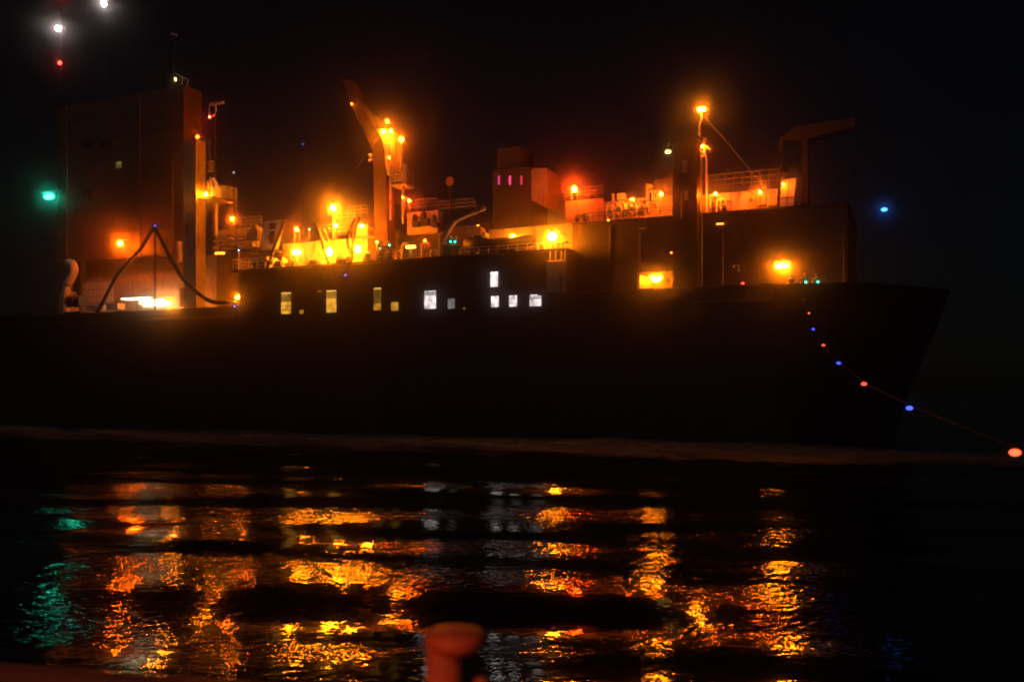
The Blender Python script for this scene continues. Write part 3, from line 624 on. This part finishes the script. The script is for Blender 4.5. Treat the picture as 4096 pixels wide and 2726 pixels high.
random.seed(5)
clutter = [(1585, 1000, 8.6, 'tall dark vent pipe pair right of the crane foot'), (1610, 1005, 6.5, 'bent dark pipe with flange left of the glaring lamp stand'), (1690, 1000, 6.0, 'bent dark pipe right of the glaring lamp stand'),
           (1725, 1005, 5.0, 'bent dark pipe between the lamp stand and the davit'), (1760, 1008, 4.0, 'bent dark pipe nearest the davit foot')]
for i, (X, Y, v, lb) in enumerate(clutter):
    t = thing('vent_pipe', (P(X, Y, v).x, v, ZT + .16), lb, 'pipe', 'pipes on the middle roof'); u = P(X, Y, v).x; hh = random.uniform(1.3, 2.6)
    M().tube(spline([Vector((u, v, ZT + .16)), Vector((u, v, ZT + hh)), Vector((u + .2, v, ZT + hh + .3)), Vector((u + .55, v, ZT + hh + .2)), Vector((u + .65, v, ZT + hh - .2))], 5), random.uniform(.09, .16), 8).build('pipe', BUFF, t, smooth=True)
    M().lathe((u, v, ZT + .16), [(.3, 0), (.3, .12), (.2, .14)], 12).build('flange', GREY, t)
for i, (X, v, w_, hh, lb) in enumerate(((1655, 7.0, 1.6, 1.5, 'dark ribbed machine housing behind the glaring lamp stand'), (1745, 7.5, 1.9, 1.2, 'lower dark ribbed machine housing towards the davit'), (1590, 7.8, 1.2, 1.1, 'smallest dark ribbed machine housing beside the crane foot'))):
    u = P(X, 1000, v).x; t = thing('machine_housing', (u, v, ZT + .16), lb, 'machine', 'machine housings on the middle roof')
    M().box(u - w_ / 2, u + w_ / 2, v, v + 1.2, ZT + .16, ZT + hh).build('case', BROWN, t, bevel=.06)
    k = M()
    for q in range(7): k.box(u - w_ / 2 + w_ * (q + .5) / 7 - .04, u - w_ / 2 + w_ * (q + .5) / 7 + .04, v - .08, v, ZT + .3, ZT + hh - .15)
    k.build('rib', GREY, t)
lamp(1700, 962, 5.2, .08, .5, DEEP, 'small reddish lamp over the dark machine housings', base=1000, name='deck_lamp', cat='lamp')
# ------------------------------------------------------------------ davit, lifeboat, hanging panel
t = thing('boat_davit', P(1778, 1030, .6), 'bent davit arm with a yellow lit edge reaching over the boat', 'davit')
k = M()
path = [P(1778, 962, .6), P(1800, 920, .6), P(1822, 886, .6), P(1870, 862, .6), P(1941, 834, .6)]
k.tube(path, .13, 8); k.build('arm', CREAM, t)
k = M(); k.tube([p + Vector((-.25, .25, .22)) for p in path], .16, 8); k.build('back_arm', DARK, t)
k = M(); a = P(1778, 965, .6); k.tube([a, a + Vector((.05, 0, -.35))], .2, 8); k.build('fall_block', CREAM, t)
k = M(); k.box(a.x - .25, a.x + .25, .4, 1.0, ZT + .16, a.z - .3); k.build('foot', DARK, t)
t = thing('lifeboat', P(2000, 1000, 1.6), 'dark open lifeboat stowed above the lit rail amidships', 'lifeboat')
k = M(); L0, L1 = P(1850, 980, 1.6).x, P(2140, 980, 1.6).x; zk = P(2000, 1008, 1.6).z; zg = P(2000, 962, 1.6).z; NS = 14; ringsL = []
for i in range(NS + 1):
    s_ = i / NS; u = L0 + (L1 - L0) * s_; wd = 1.15 * (1 - abs(2 * s_ - 1) ** 2.6) + .03; sheer = .32 * abs(2 * s_ - 1) ** 2; keel = .55 * max(0, abs(2 * s_ - 1) - .35) ** 1.5 * 1.8
    pr = []
    for q in range(9):
        an = math.pi * q / 8; pr.append(k.bm.verts.new((u, 1.75 - wd * math.cos(an), zg + sheer - (zg - zk - keel + sheer) * (math.sin(an) ** .7))))
    ringsL.append(pr)
for i in range(NS):
    for q in range(8): k.bm.faces.new((ringsL[i][q], ringsL[i][q + 1], ringsL[i + 1][q + 1], ringsL[i + 1][q]))
ob = k.build('boat_hull', DARK, t, smooth=True); so = ob.modifiers.new('thick', 'SOLIDIFY'); so.thickness = .05
k = M()
for s_ in (.2, .5, .8): k.box(L0 + (L1 - L0) * s_ - .12, L0 + (L1 - L0) * s_ + .12, .95, 2.6, zg - .12, zg - .06)
k.build('thwart', GREY, t)
k = M()
for s_ in (.22, .78): u = L0 + (L1 - L0) * s_; k.box(u - .1, u + .1, 1.0, 2.5, ZT + .16, zk + .06)
k.build('chock', GREY, t)
lamp(2053, 947, 2.3, .17, 6.0, YEL, 'yellow floodlight on the wall just above the lifeboat', arm=(0, .9, .0), sq=(1.5, 1, .8))
lamp(2209, 946, -.15, .33, 17, YEL, 'brightest floodlight, over the hanging plate at the end of the roof', arm=(0, 3.2, .0), sq=(1.2, 1, 1.0))
t = thing('hanging_plate', P(2223, 1172, -.2), 'large brown plate hanging on the ship side below the brightest floodlight', 'plate')
k = M(); k.pxbox(2183, 1040, 2262, 1172, -.50, -.30); k.build('panel', BUFF, t, bevel=.08)
k = M()
for X in (2200, 2222, 2245, 2260): k.tube([P(X, 1038, -.25), P(X, 968, -.05)], .05, 6)
k.build('suspension_bar', CREAM, t)
k = M(); k.pxbox(2196, 962, 2262, 969, -.1, .6); k.build('head_beam', CREAM, t)
t = thing('side_ladder_housing', P(2170, 1030, .6), 'lit ladder housing beside the bow end of the lifeboat', 'ladder housing')
k = M(); k.pxbox(2146, 975, 2152, 1036, .4, .7); k.pxbox(2172, 960, 2178, 1030, .4, .7); k.pxbox(2146, 968, 2180, 974, .35, .8); k.build('frame', CREAM, t)
k = M()
for j in range(5): k.pxbox(2152, 982 + j * 10, 2172, 985 + j * 10, .5, .6)
k.build('rung', CREAM, t)
for i, (X, Y, r_, lb) in enumerate(((1890, 935, .35, 'round dim tank behind the davit arm'), (1915, 925, .42, 'larger orange lit tank right of the davit arm'), (1942, 942, .25, 'small pale tank at the left end of the lit boat deck wall'))):
    t = thing('deck_tank', P(X, Y + 25, 3.0), lb, 'tank', 'tanks behind the davit')
    a = P(X, Y, 3.0); k = M(); k.tube([a + Vector((0, -.4, 0)), a + Vector((0, .5, 0))], r_, 16); k.build('shell', BUFF if i < 2 else PALE, t, bevel=.05)
    k = M(); k.box(a.x - r_ * .8, a.x + r_ * .8, 2.7, 3.4, ZT + .16, a.z - r_ * .8); k.build('saddle', DARK, t)
lamp(1912, 905, 4.0, .08, 1.2, DEEP, 'small orange lamp over the tanks behind the davit', name='deck_lamp', cat='lamp', base=960)

for (a_, b_, lb) in (((1549, 500, 7.2), (1140, 1070, 1.0), 'thin stay wire from the crane top down to the left roof edge'), ((1605, 580, 6.9), (1790, 1020, 2.0), 'thin stay wire from the lamp pole down towards the davit'),
                     ((2806, 450, 3.2), (3150, 855, 3.6), 'thin stay wire from the light mast down to the tall lit plate'), ((784, 560, 1.2), (1050, 1085, 1.0), 'thin stay wire from the gantry top to the deckhouse corner')):
    k = M(); k.tube([P(*a_), P(*b_)], .02, 5); tag(k.build('stay_wire', GREY), lb, 'wire', 'stay wires')
# ------------------------------------------------------------------ forward deck
lamp(2298, 757, 4.2, .20, 14, DEEP, 'orange floodlight on a post in a red glow, right of the exhaust tower', base=800, legs=2)
k = M(); k.pxbox(2342, 855, 2348, 877, 2.6, 2.9); k.pxbox(2356, 855, 2362, 877, 2.6, 2.9); k.pxbox(2348, 863, 2356, 868, 2.65, 2.85); tag(k.build('mooring_bitts', PALE), 'small pale H-shaped bitts at the deck edge under the red glow', 'bitts')
reel(2322, 868, 2.7, .28, .5, 'dark reel just left of the H-shaped bitts', DARK)
lamp(2434, 883, 2.2, .06, .4, SOD, 'tiny lamp on the deck edge below the pipe manifold', name='deck_lamp', cat='lamp')
t = thing('pipe_manifold', P(2510, 885, 3.4), 'cluster of bright bent pipes and valves on the forward deck', 'manifold')
random.seed(21)
k = M()
for j in range(12):
    X = 2428 + j * 14.5; top = random.uniform(812, 840); v = random.uniform(2.9, 3.9); a = P(X, 886, v); b_ = P(X, top, v); dx = random.choice((-.45, .45, .7))
    k.tube(spline([a, a.lerp(b_, .7), b_ + Vector((dx * .3, 0, .12)), b_ + Vector((dx, 0, .02)), b_ + Vector((dx * 1.25, 0, -.35)), b_ + Vector((dx * 1.25, 0, -.7))], 5), random.uniform(.06, .12), 8)
k.build('pipe', CREAM, t, smooth=True)
k = M()
for X, Y in ((2440, 850), (2475, 838), (2505, 846), (2530, 836), (2560, 848), (2585, 835)):
    a = P(X, Y, 2.9); k.tube([a + Vector((0, -.05, 0)), a + Vector((0, .05, 0))], .2, 12)
k.build('valve_wheel', GREY, t)
k = M(); k.pxbox(2420, 880, 2605, 886, 2.8, 4.2); k.pxbox(2420, 858, 2600, 862, 3.6, 3.9); k.build('support', DARK, t)
k = M(); k.pxbox(2468, 772, 2496, 796, 4.2, 4.8); k.tube([P(2482, 796, 4.5), P(2482, 880, 4.5)], .1, 8); tag(k.build('instrument_box', CREAM), 'bright square box on a stem above the pipe manifold', 'box')
k = M(); k.pxbox(2447, 774, 2456, 800, 4.2, 4.5); k.tube([P(2452, 800, 4.35), P(2452, 880, 4.35)], .06, 8); tag(k.build('gauge_post', CREAM), 'narrow bright gauge on a stem left of the bright square box', 'gauge')
t = thing('mushroom_vent', P(2613, 790, 4.6), 'mushroom shaped vent on the wall between manifold and dark tower', 'vent'); a = P(2613, 785, 4.6)
M().lathe((a.x, a.y, a.z - .3), [(.12, 0), (.12, .62)], 12).build('stem', CREAM, t); M().lathe((a.x, a.y, a.z + .3), [(.36, 0), (.36, .08), (.22, .2), (.05, .24)], 16).build('cap', CREAM, t)
t = thing('whistle_post', P(2592, 790, 4.6), 'lit whistle post beside the mushroom vent', 'post'); a = P(2592, 787, 4.6)
M().tube([a + Vector((0, 0, -.6)), a + Vector((0, 0, 1.0))], .13, 8, .16).build('pole', CREAM, t); M().tube([P(2592, 742, 4.6), P(2600, 747, 4.3)], .15, 8, .22).build('horn', CREAM, t)
k = M(); k.pxbox(2560, 800, 2600, 806, 4.4, 5.1); tag(k.build('pipe_bracket', DARK), 'dark bracket shelf under the whistle post', 'bracket')
lamp(2530, 800, 3.4, .10, 5.0, SOD, 'orange lamp shining into the bent pipes of the manifold', name='deck_lamp', cat='lamp', base=880, pole=.03)
lamp(2645, 776, 2.6, .10, 4.5, SOD, 'orange lamp in front of the bare wall left of the dark tower', name='deck_lamp', cat='lamp', base=868, pole=.03)
# dark second gantry
g = thing('gantry', P(2745, 1150, .5), 'tall black gantry tower standing unlit on the forward deck', 'gantry')
k = M(); uL, uR = P(2690, 850, .5).x, P(2788, 850, .5).x; zt = P(2740, 562, .5).z
k.box(uL, uR, .5, 1.8, ZW, zt); k.build('column', HULL, g, bevel=.03)
k = M(); k.box(uL - .1, uR + .1, .4, 1.9, zt, zt + .3); k.build('head', HULL, g)
k = M(); k.pxbox(2728, 640, 2748, 690, .42, .5); k.build('inspection_cover', GREY, g)
k = M(); k.tube([P(2726, 770, .4), P(2726, 870, .4)], .04, 6); k.tube([P(2808, 1146, .4), P(2808, 630, .4)], .035, 6); k.build('cable_pipe', CREAM, g)
k = M(); k.pxbox(2735, 763, 2752, 800, .42, .5); k.build('gauge_panel', BUFF, g)
lamp(2672, 608, .6, .15, 1.2, (1, .5, .08), 'warm lamp on the left shoulder of the black gantry tower', arm=(.5, 0, .1), name='deck_lamp', cat='lamp', sq=(1.4, 1, .7))
k = M(); k.tube([P(2673, 600, .7), P(2676, 570, .7), P(2670, 585, .7)], .08, 8); tag(k.build('lamp_bracket', PALE), 'pale bracket above the warm lamp on the black gantry tower', 'bracket')
# light mast right of it
t = thing('light_mast', P(2810, 860, 3.0), 'slim orange light mast with two legs right of the black tower', 'mast')
k = M(); k.tube([P(2800, 860, 3), P(2799, 600, 3), P(2797, 500, 3), P(2806, 478, 3), P(2806, 446, 3)], .09, 8); k.build('main_leg', CREAM, t)
k = M(); k.tube([P(2826, 860, 3.2), P(2825, 640, 3.2), P(2818, 600, 3.2)], .07, 8); k.build('second_leg', CREAM, t)
k = M(); 
for j in range(4): k.tube([P(2799, 570 + j * 18, 3), P(2820, 570 + j * 18, 3.2)], .06, 6)
k.pxbox(2812, 566, 2820, 626, 3.0, 3.3); k.tube([P(2816, 572, 3.1), P(2816, 548, 3.1), P(2824, 560, 3.1)], .06, 6); k.build('rung_frame', CREAM, t)
k = M(); k.pxprism([(2822, 580), (2842, 594), (2838, 600), (2822, 590)], 3.0, 3.3); k.build('wing', CREAM, t)
k = M(); k.tube([P(2790, 444, 3), P(2822, 444, 3)], .06, 6); k.build('crossbar', PALE, t)
lamp(2798, 439, 2.9, .16, 3.5, YEL, 'left lamp of the pair on top of the slim light mast', name='mast_lamp', cat='lamp')
lamp(2814, 437, 2.9, .16, 3.5, YEL, 'right lamp of the pair on top of the slim light mast', name='mast_lamp', cat='lamp')
lamp(2811, 585, 2.6, .09, 1.6, SOD, 'small lamp inside the rungs of the slim light mast', name='mast_lamp', cat='lamp', arm=(0, .4, 0))
# foredeck machinery
t = thing('anchor_windlass', P(2890, 862, 3.6), 'anchor windlass with a sloping cover on the lit foredeck', 'windlass')
k = M(); k.pxprism([(2916, 812), (2975, 783), (2991, 783), (2991, 852), (2916, 852)], 3.4, 4.6); k.build('cover', CREAM, t)
k = M(); a = P(2886, 826, 3.8); k.tube([a + Vector((-.7, 0, 0)), a + Vector((.6, 0, 0))], .36, 14); k.build('drum', DARK, t)
k = M()
for o_ in (-.75, .05, .65): k.tube([a + Vector((o_ - .05, 0, 0)), a + Vector((o_ + .05, 0, 0))], .58, 16)
k.build('flange', CREAM, t)
k = M(); k.pxbox(2855, 850, 3000, 864, 3.3, 4.6); k.build('bed', BUFF, t)
k = M(); k.tube(spline([P(2866, 856, 3.3), P(2870, 800, 3.3), P(2890, 796, 3.3), P(2905, 806, 3.3), P(2914, 850, 3.3)], 5), .09, 8); k.tube([P(2911, 806, 3.4), P(2911, 778, 3.4)], .07, 8); k.build('brake_pipe', CREAM, t, smooth=True)
k = M(); a = P(2990, 786, 4.4); k.lathe(a, [(.42, -.3), (.45, 0), (.38, .22), (.24, .36), (.06, .42)], 18); k.lathe((a.x, a.y, P(2990, 852, 4.4).z), [(.2, 0), (.2, 1.0)], 10); tag(k.build('satellite_dome', CREAM, smooth=True), 'pale half-round dome behind the anchor windlass', 'dome')
for i, (X0, X1, lb) in enumerate(((3024, 3062, 'square wall locker right of the pale dome'), (3068, 3108, 'square wall locker nearest the tall lit plate'))):
    t = thing('wall_locker', P((X0 + X1) / 2, 822, 4.6), lb, 'locker', 'wall lockers on the foredeck')
    M().pxbox(X0, 778, X1, 820, 4.6, 5.0).build('case', CREAM, t, bevel=.03); M().pxbox(X0 + 4, 782, X1 - 4, 816, 4.56, 4.6).build('door', BUFF, t)
k = M(); k.pxbox(3049, 829, 3104, 838, 3.6, 4.2); k.pxbox(3054, 838, 3060, 856, 3.7, 4.1); k.pxbox(3094, 838, 3100, 856, 3.7, 4.1); tag(k.build('bench', CREAM), 'pale bench under the wall lockers', 'bench')
t = thing('upright_plate', P(3145, 858, 2.4), 'tall lit plate with dark seams standing at the forward end', 'plate')
k = M(); k.pxprism([(3126, 724), (3134, 717), (3187, 711), (3171, 856), (3117, 857)], 2.4, 2.7); k.build('panel', CREAM, t, bevel=.04)
k = M(); k.pxprism([(3156, 716), (3159, 716), (3143, 856), (3140, 856)], 2.37, 2.4); k.pxprism([(3122, 790), (3178, 786), (3178, 789), (3122, 793)], 2.36, 2.4); k.build('seam', DARK, t)
k = M(); k.pxbox(3112, 856, 3176, 866, 2.2, 3.0); k.build('foot', DARK, t)
for X, Y, v, I, lb in ((3040, 768, 2.8, 4.5, 'orange lamp in front of the foredeck wall lockers'), (2862, 775, 2.5, 5.0, 'orange lamp in front of the anchor windlass'), (3134, 737, 1.9, 1.2, 'orange lamp on the top corner of the tall lit plate')):
    lamp(X, Y, v, .07, I, SOD, lb, name='deck_lamp', cat='lamp', base=(862 if X < 3100 else None), pole=.03, arm=((0, .5, 0) if X > 3100 else None), pmat=DARK)
for X, Y, st, lb in ((2880, 895, 3.0, 'short orange strip light on the dark side below the windlass'), (2568, 913, .12, 'faint strip light on the dark side below the manifold')):
    t = thing('strip_light', P(X, Y, 1.9), lb, 'strip light'); M().tube([P(X - 14, Y, 1.85), P(X + 14, Y - 1, 1.85)], .07, 8).build('tube', glow('strip_%d' % X, (1, .36, .03), st), t)
    M().pxbox(X - 18, Y - 7, X + 18, Y - 4, 1.75, 2.0).build('housing', DARK, t)
lamp(2624, 1103, 4.2, .50, 22, YEL, 'round yellow lamp in the lit recess left of the black tower foot', arm=(0, .7, .0), name='wall_lamp', cat='lamp')
lamp(3128, 1063, 1.5, .32, 10, YEL, 'half-moon yellow lamp on the dark side above the people', arm=(0, .6, .0), name='wall_lamp', cat='lamp', sq=(1.6, 1, .65))
lamp(2971, 1135, .3, .10, .35, RED, 'small red lamp on the forward bulwark', name='bulwark_lamp', cat='lamp')
lamp(3537, 838, 130, .40, 5, ICE, 'lone ice-blue lamp in the dark sky at right', name='harbour_lamp', cat='lamp', base=1570, pmat=RUBBER, pole=.05, sq=(1.5, 1, .8))
lamp(3378, 1154, 4, .09, .03, SOD, 'faint amber lamp right of the people on the bow', name='bulwark_lamp', cat='lamp')
lamp(2437 + 248, 1011, 1.4, .05, .03, SOD, 'tiny faint lamp on the foot of the black tower', name='bulwark_lamp', cat='lamp', arm=(0, .4, 0))
k = M(); k.pxbox(2930, 1058, 2955, 1063, 1.5, 1.6); k.pxbox(2952, 1063, 2956, 1085, 1.5, 1.6); k.pxbox(2930, 1063, 2934, 1068, 1.5, 2.0); tag(k.build('sign_bracket', CREAM), 'small angled bracket on the dark side left of the half-moon lamp', 'bracket')
t = thing('valve_stand', P(2668, 1150, .7), 'dark valve stand silhouetted against the lit recess', 'valve'); a = P(2668, 1140, .7)
M().lathe((a.x, a.y, ZW), [(.3, 0), (.3, .1), (.12, .12), (.12, .5), (.22, .55), (.22, .75)], 12).build('body', DARK, t); M().tube([a + Vector((0, -.05, .3)), a + Vector((0, .05, .3))], .28, 14).build('hand_wheel', DARK, t)
k = M(); a = P(2890, 1140, .8); k.box(a.x - .3, a.x + .3, .5, 1.1, ZW, ZW + .5); k.lathe((a.x, .8, ZW + .5), [(.22, 0), (.26, .1), (.2, .25), (.08, .3)], 12); tag(k.build('deck_hydrant', BUFF), 'pale low hydrant on the forward walkway left of the red lamp', 'hydrant')
# faint gantry at the right
g = thing('gantry', P(3250, 860, 8), 'faint gantry frame against the night sky above the bow', 'gantry')
k = M(); k.pxprism([(3112, 560), (3185, 505), (3420, 470), (3420, 505), (3210, 560)], 8, 9.2); k.build('beam', RUBBER, g)
k = M(); k.pxbox(3205, 560, 3232, 860, 8, 9); k.build('leg', RUBBER, g); k = M(); k.pxbox(3116, 560, 3130, 610, 8.2, 8.8); k.ball(P(3138, 672, 8.4), .3, 2, (1, 1, 1.3)); k.tube([P(3128, 600, 8.4), P(3138, 672, 8.4)], .04, 6); k.build('hanging_block', RUBBER, g)

# ------------------------------------------------------------------ people at the rails
def person(base, label, jm, face=1.0, lean=.12, arm=0.5, light=None, s=1.0):
    bx, by, bz = base; t = thing('person', base, label, 'person', 'people standing at the rails')
    def pt(x, y, z): return Vector((bx + x * s, by + y * s, bz + z * s))
    def skin(name, verts, edges, rad, m, root=0):
        me = bpy.data.meshes.new(name); org = Vector(base)
        me.from_pydata([pt(*v) - org for v in verts], edges, []); me.materials.append(m)
        o = bpy.data.objects.new(name, me); COL.objects.link(o); o.parent = t; o['_o'] = list(base)
        o.modifiers.new('skin', 'SKIN'); 
        for i, r_ in enumerate(rad): me.skin_vertices[0].data[i].radius = (r_ * s, r_ * s); me.skin_vertices[0].data[i].use_root = (i == root)
        sb = o.modifiers.new('sub', 'SUBSURF'); sb.levels = 1; sb.render_levels = 1
        return o
    ly = -lean
    V = [(0, 0, .93), (0, ly * .5, 1.18), (0, ly, 1.42), (0, ly, 1.53), (0, ly - .02, 1.60)]; Rr = [.14, .125, .13, .06, .06]; E = [(0, 1), (1, 2), (2, 3), (3, 4)]
    jv, je, jr = [(0, 0, .90), (0, ly * .5, 1.18), (0, ly, 1.42)], [(0, 1), (1, 2)], [.165, .15, .15]
    for sd in (-1, 1):
        i = len(V); V += [(.10 * sd, 0, .88), (.11 * sd, -.02, .48), (.11 * sd, .02, .09), (.12 * sd, -.14, .04)]; Rr += [.09, .06, .042, .035]; E += [(0, i), (i, i + 1), (i + 1, i + 2), (i + 2, i + 3)]
        sh = (.20 * sd, ly, 1.40); el = (.26 * sd, ly - .10 - .1 * arm, 1.14); wr = (.20 * sd, ly - .38 * arm - .1, 1.06); pa = (.19 * sd, ly - .38 * arm - .19, 1.05)
        i = len(V); V += [sh, el, wr, pa]; Rr += [.055, .042, .03, .032]; E += [(2, i), (i, i + 1), (i + 1, i + 2), (i + 2, i + 3)]
        for q in range(4):
            V.append((pa[0] + (q - 1.5) * .02, pa[1] - .075 + abs(q - 1.3) * .008, pa[2] - .03)); Rr.append(.009); E.append((i + 3, len(V) - 1))
        V.append((wr[0] - .05 * sd, wr[1] - .07, wr[2] + .01)); Rr.append(.010); E.append((i + 2, len(V) - 1))
        j = len(jv); jv += [sh, el, (wr[0], wr[1] + .03, wr[2])]; jr += [.075, .058, .046]; je += [(2, j), (j, j + 1), (j + 1, j + 2)]
    skin('body', V, E, Rr, SKIN); skin('jacket', jv, je, jr, jm)
    tv, te, tr = [(0, 0, .95)], [], [.15]
    for sd in (-1, 1): j = len(tv); tv += [(.10 * sd, 0, .86), (.11 * sd, -.02, .48), (.11 * sd, .02, .10)]; tr += [.105, .078, .062]; te += [(0, j), (j, j + 1), (j + 1, j + 2)]
    skin('trousers', tv, te, tr, TROUS)
    k = M(); c = pt(0, ly - .03, 1.66); k.ball(c, .115 * s, 3, (.82, .95, 1.12))
    k.ball(c + Vector((0, -.112 * s, -.005)), .018 * s, 1, (.8, 1, 1.4))
    for sd in (-1, 1): k.ball(c + Vector((.095 * sd * s, .01, 0)), .026 * s, 1, (.5, 1, 1.4)); k.ball(c + Vector((.038 * sd * s, -.098 * s, .02 * s)), .012 * s, 1)
    k.ball(c + Vector((0, -.1 * s, -.05 * s)), .02 * s, 1, (1.3, .5, .4)); k.build('head', SKIN, t, smooth=True)
    k = M(); k.ball(c + Vector((0, .02, .025)), .122 * s, 3, (.84, .92, 1.0)); k.build('hair', HAIR, t, smooth=True)
    if light:
        M().ball(pt(light[0], ly - .22, light[1]), .055, 2).build('vest_light', bulb_mat(GREEN, .06, .055), t)
    return t
def pp(X, v, z): return (P(X, 1120, v).x, v, z)
person(pp(3168, .9, ZW + .02), 'person in a brown jacket leaning on the forward bulwark, without a green light', JACKET, lean=.2, arm=1)
person(pp(3219, .9, ZW + .02), 'person at the bow rail with green light, standing above the string of bulbs', JACKET, light=(.1, 1.12))
person(pp(3266, 1.4, ZW + .02), 'person at the bow rail nearest the dark right side, with green light', JACKET, lean=.15, light=(.12, 1.15))
person((P(1527, 1010, .9).x, .9, ZT + .16), 'person in a red jacket with a green light on the roof beside the crane foot', REDJ, light=(.05, 1.1))
person((P(1560, 1010, 1.0).x, 1.0, ZT + .16), 'dark dressed person with a green light right of the one in red', TROUS, light=(.15, 1.35))
person((P(1803, 1010, .5).x, .7, ZT + .16), 'dark dressed person with a green light under the davit, left of the pair', TROUS, light=(.05, 1.2))
person((P(1826, 1010, .9).x, 1.0, ZT + .16), 'dark dressed person with a green light nearest the lifeboat', TROUS, light=(-.02, 1.22))
lamp(1508, 968, 4.5, .08, 1.2, DEEP, 'small reddish lamp at the crane foot above the person in red', base=1000, name='deck_lamp', cat='lamp')

# ------------------------------------------------------------------ the near boat: string of coloured bulbs, bulwark, bitts, lantern
def Q(X, Y, d): return Vector(((X - 2048) / F * d, d, CAMH - (Y - HOR) / F * d))
SP = [(3214, 1140, 58.5), (3213, 1195, 55), (3236, 1248, 49), (3253, 1312, 42), (3294, 1375, 35.5), (3355, 1445, 28.5), (3456, 1526, 21), (3638, 1618, 13.5), (4060, 1787, 8.2), (4760, 2060, 5.4), (5600, 2330, 4.0)]
pts = [Q(*q) for q in SP]
t = thing('string_lights', pts[-1], 'string of red and blue bulbs sweeping from the bow rail to the lower right', 'string lights', world=True)
k = M(); k.tube(spline(pts, 8), .003, 6); k.build('cable', RUBBER, t)
BLB = (.03, .06, 1)
for i, (c_, I) in enumerate((((1, .2, .06), .4), ((1, .22, .03), 1.6), (BLB, 3.0), ((1, .08, .03), 2.2), (BLB, 3.2), ((1, .08, .03), 2.0), (BLB, 4.0), ((1, .09, .03), 3.4), (BLB, 3.0))):
    p = pts[i + 1]; r_ = .055 if i < 6 else .04
    bb = M(); bb.ball(p + Vector((0, 0, -.05)), r_, 2, (1.35, 1, .85)); o = bb.build('bulb', glow('string_bulb_%d' % i, c_, I), t, smooth=True)
    M().lathe(p + Vector((0, 0, -.005)), [(.02, 0), (.022, .03), (.015, .04)], 8).build('socket', DARK, o)
bx = lambda x: 4.0 - .21 * (x + 2.31)
t = thing('boat', (0, 1.0, 1.9), 'near boat of which only the red lit bulwark edge shows at lower left', 'boat', world=True)
k = M(); xs = [-9 + .75 * i for i in range(25)]
k.tube([(x, bx(x) - .0, 2.70) for x in xs], .055, 10); k.build('cap_rail', BROWN, t, smooth=True)
k = M()
for a, b_ in zip(xs[:-1], xs[1:]):
    k.poly([(a, bx(a) + .03, .2), (b_, bx(b_) + .03, .2), (b_, bx(b_) + .03, 2.68), (a, bx(a) + .03, 2.68), (a, bx(a) - .03, .2), (b_, bx(b_) - .03, .2), (b_, bx(b_) - .03, 2.68), (a, bx(a) - .03, 2.68)], [(0, 1, 2, 3), (7, 6, 5, 4), (3, 2, 6, 7), (0, 4, 5, 1)])
k.build('bulwark', DARK, t)
k = M(); k.poly([(-9, bx(-9) - .04, 2.0), (9, bx(9) - .04, 2.0), (9, -4, 2.0), (-9, -4, 2.0), (-9, bx(-9) - .04, 1.85), (9, bx(9) - .04, 1.85), (9, -4, 1.85), (-9, -4, 1.85)], [(0, 1, 2, 3), (4, 5, 6, 7), (0, 1, 5, 4), (1, 2, 6, 5), (2, 3, 7, 6), (3, 0, 4, 7)]); k.build('deck', DARK, t)
c1 = Q(1818, 2552, 3.15); c2 = Q(1925, 2705, 3.0)
t = thing('mooring_bollard', (c1.x, c1.y, 2.0), 'blurred red lit mooring bollard in the near foreground', 'bollard', world=True)
k = M(); k.lathe((c1.x - .04, c1.y, 2.0), [(.12, 0), (.12, .05), (.066, .09), (.06, c1.z - 2.0)], 24); k.build('shaft', REDP, t, smooth=True)
k = M(); k.lathe((c1.x, c1.y, c1.z - .05), [(.06, 0), (.10, .025), (.112, .05), (.10, .075), (.055, .088), (.01, .092)], 28); k.build('head', REDP, t, smooth=True)
k = M(); k.lathe((c2.x, c2.y, 2.0), [(.07, 0), (.045, .08), (.035, c2.z - 2.05), (.022, c2.z - 2.01), (.005, c2.z - 2.0)], 20); tag(k.build('cleat_pin', REDP, world=True, smooth=True, origin=(c2.x, c2.y, 2.0)), 'small red lit pin just right of the blurred bollard', 'pin')
LX, LY, LZ = -1.05, 1.0, 3.75
t = thing('deck_lantern', (LX, LY, 2.0), 'red lantern on a post on the near boat, left of the bollard', 'lantern', world=True)
M().tube([(LX, LY, 2.0), (LX, LY, LZ - .1)], .03, 10).build('post', DARK, t); M().ball((LX, LY, LZ), .07, 2).build('bulb', bulb_mat((1, .13, .03), 8.0, .07), t, smooth=True)
M().lathe((LX, LY, LZ + .085), [(.1, 0), (.08, .03), (.02, .07)], 14).build('hood', DARK, t)

# ------------------------------------------------------------------ haze: one closed box round the scene, the sky outside it
hz = M(); hz.box(-640, 640, -640, 640, -3.0, 62.0)
vm = bpy.data.materials.new('haze_air'); vm.use_nodes = True; n = vm.node_tree
for q in list(n.nodes):
    if q.type == 'BSDF_PRINCIPLED': n.nodes.remove(q)
pv = n.nodes.new('ShaderNodeVolumePrincipled'); pv.inputs['Color'].default_value = (.96, .97, 1, 1); pv.inputs['Density'].default_value = 0.0020; pv.inputs['Anisotropy'].default_value = 0.9925
n.links.new(pv.outputs[0], [q for q in n.nodes if q.type == 'OUTPUT_MATERIAL'][0].inputs['Volume'])
tag(hz.build('haze', vm, origin=(0, 0, 0), world=True), 'thin night haze around every lamp', kind='stuff')
for o in bpy.data.objects:
    if '_o' in o: del o['_o']
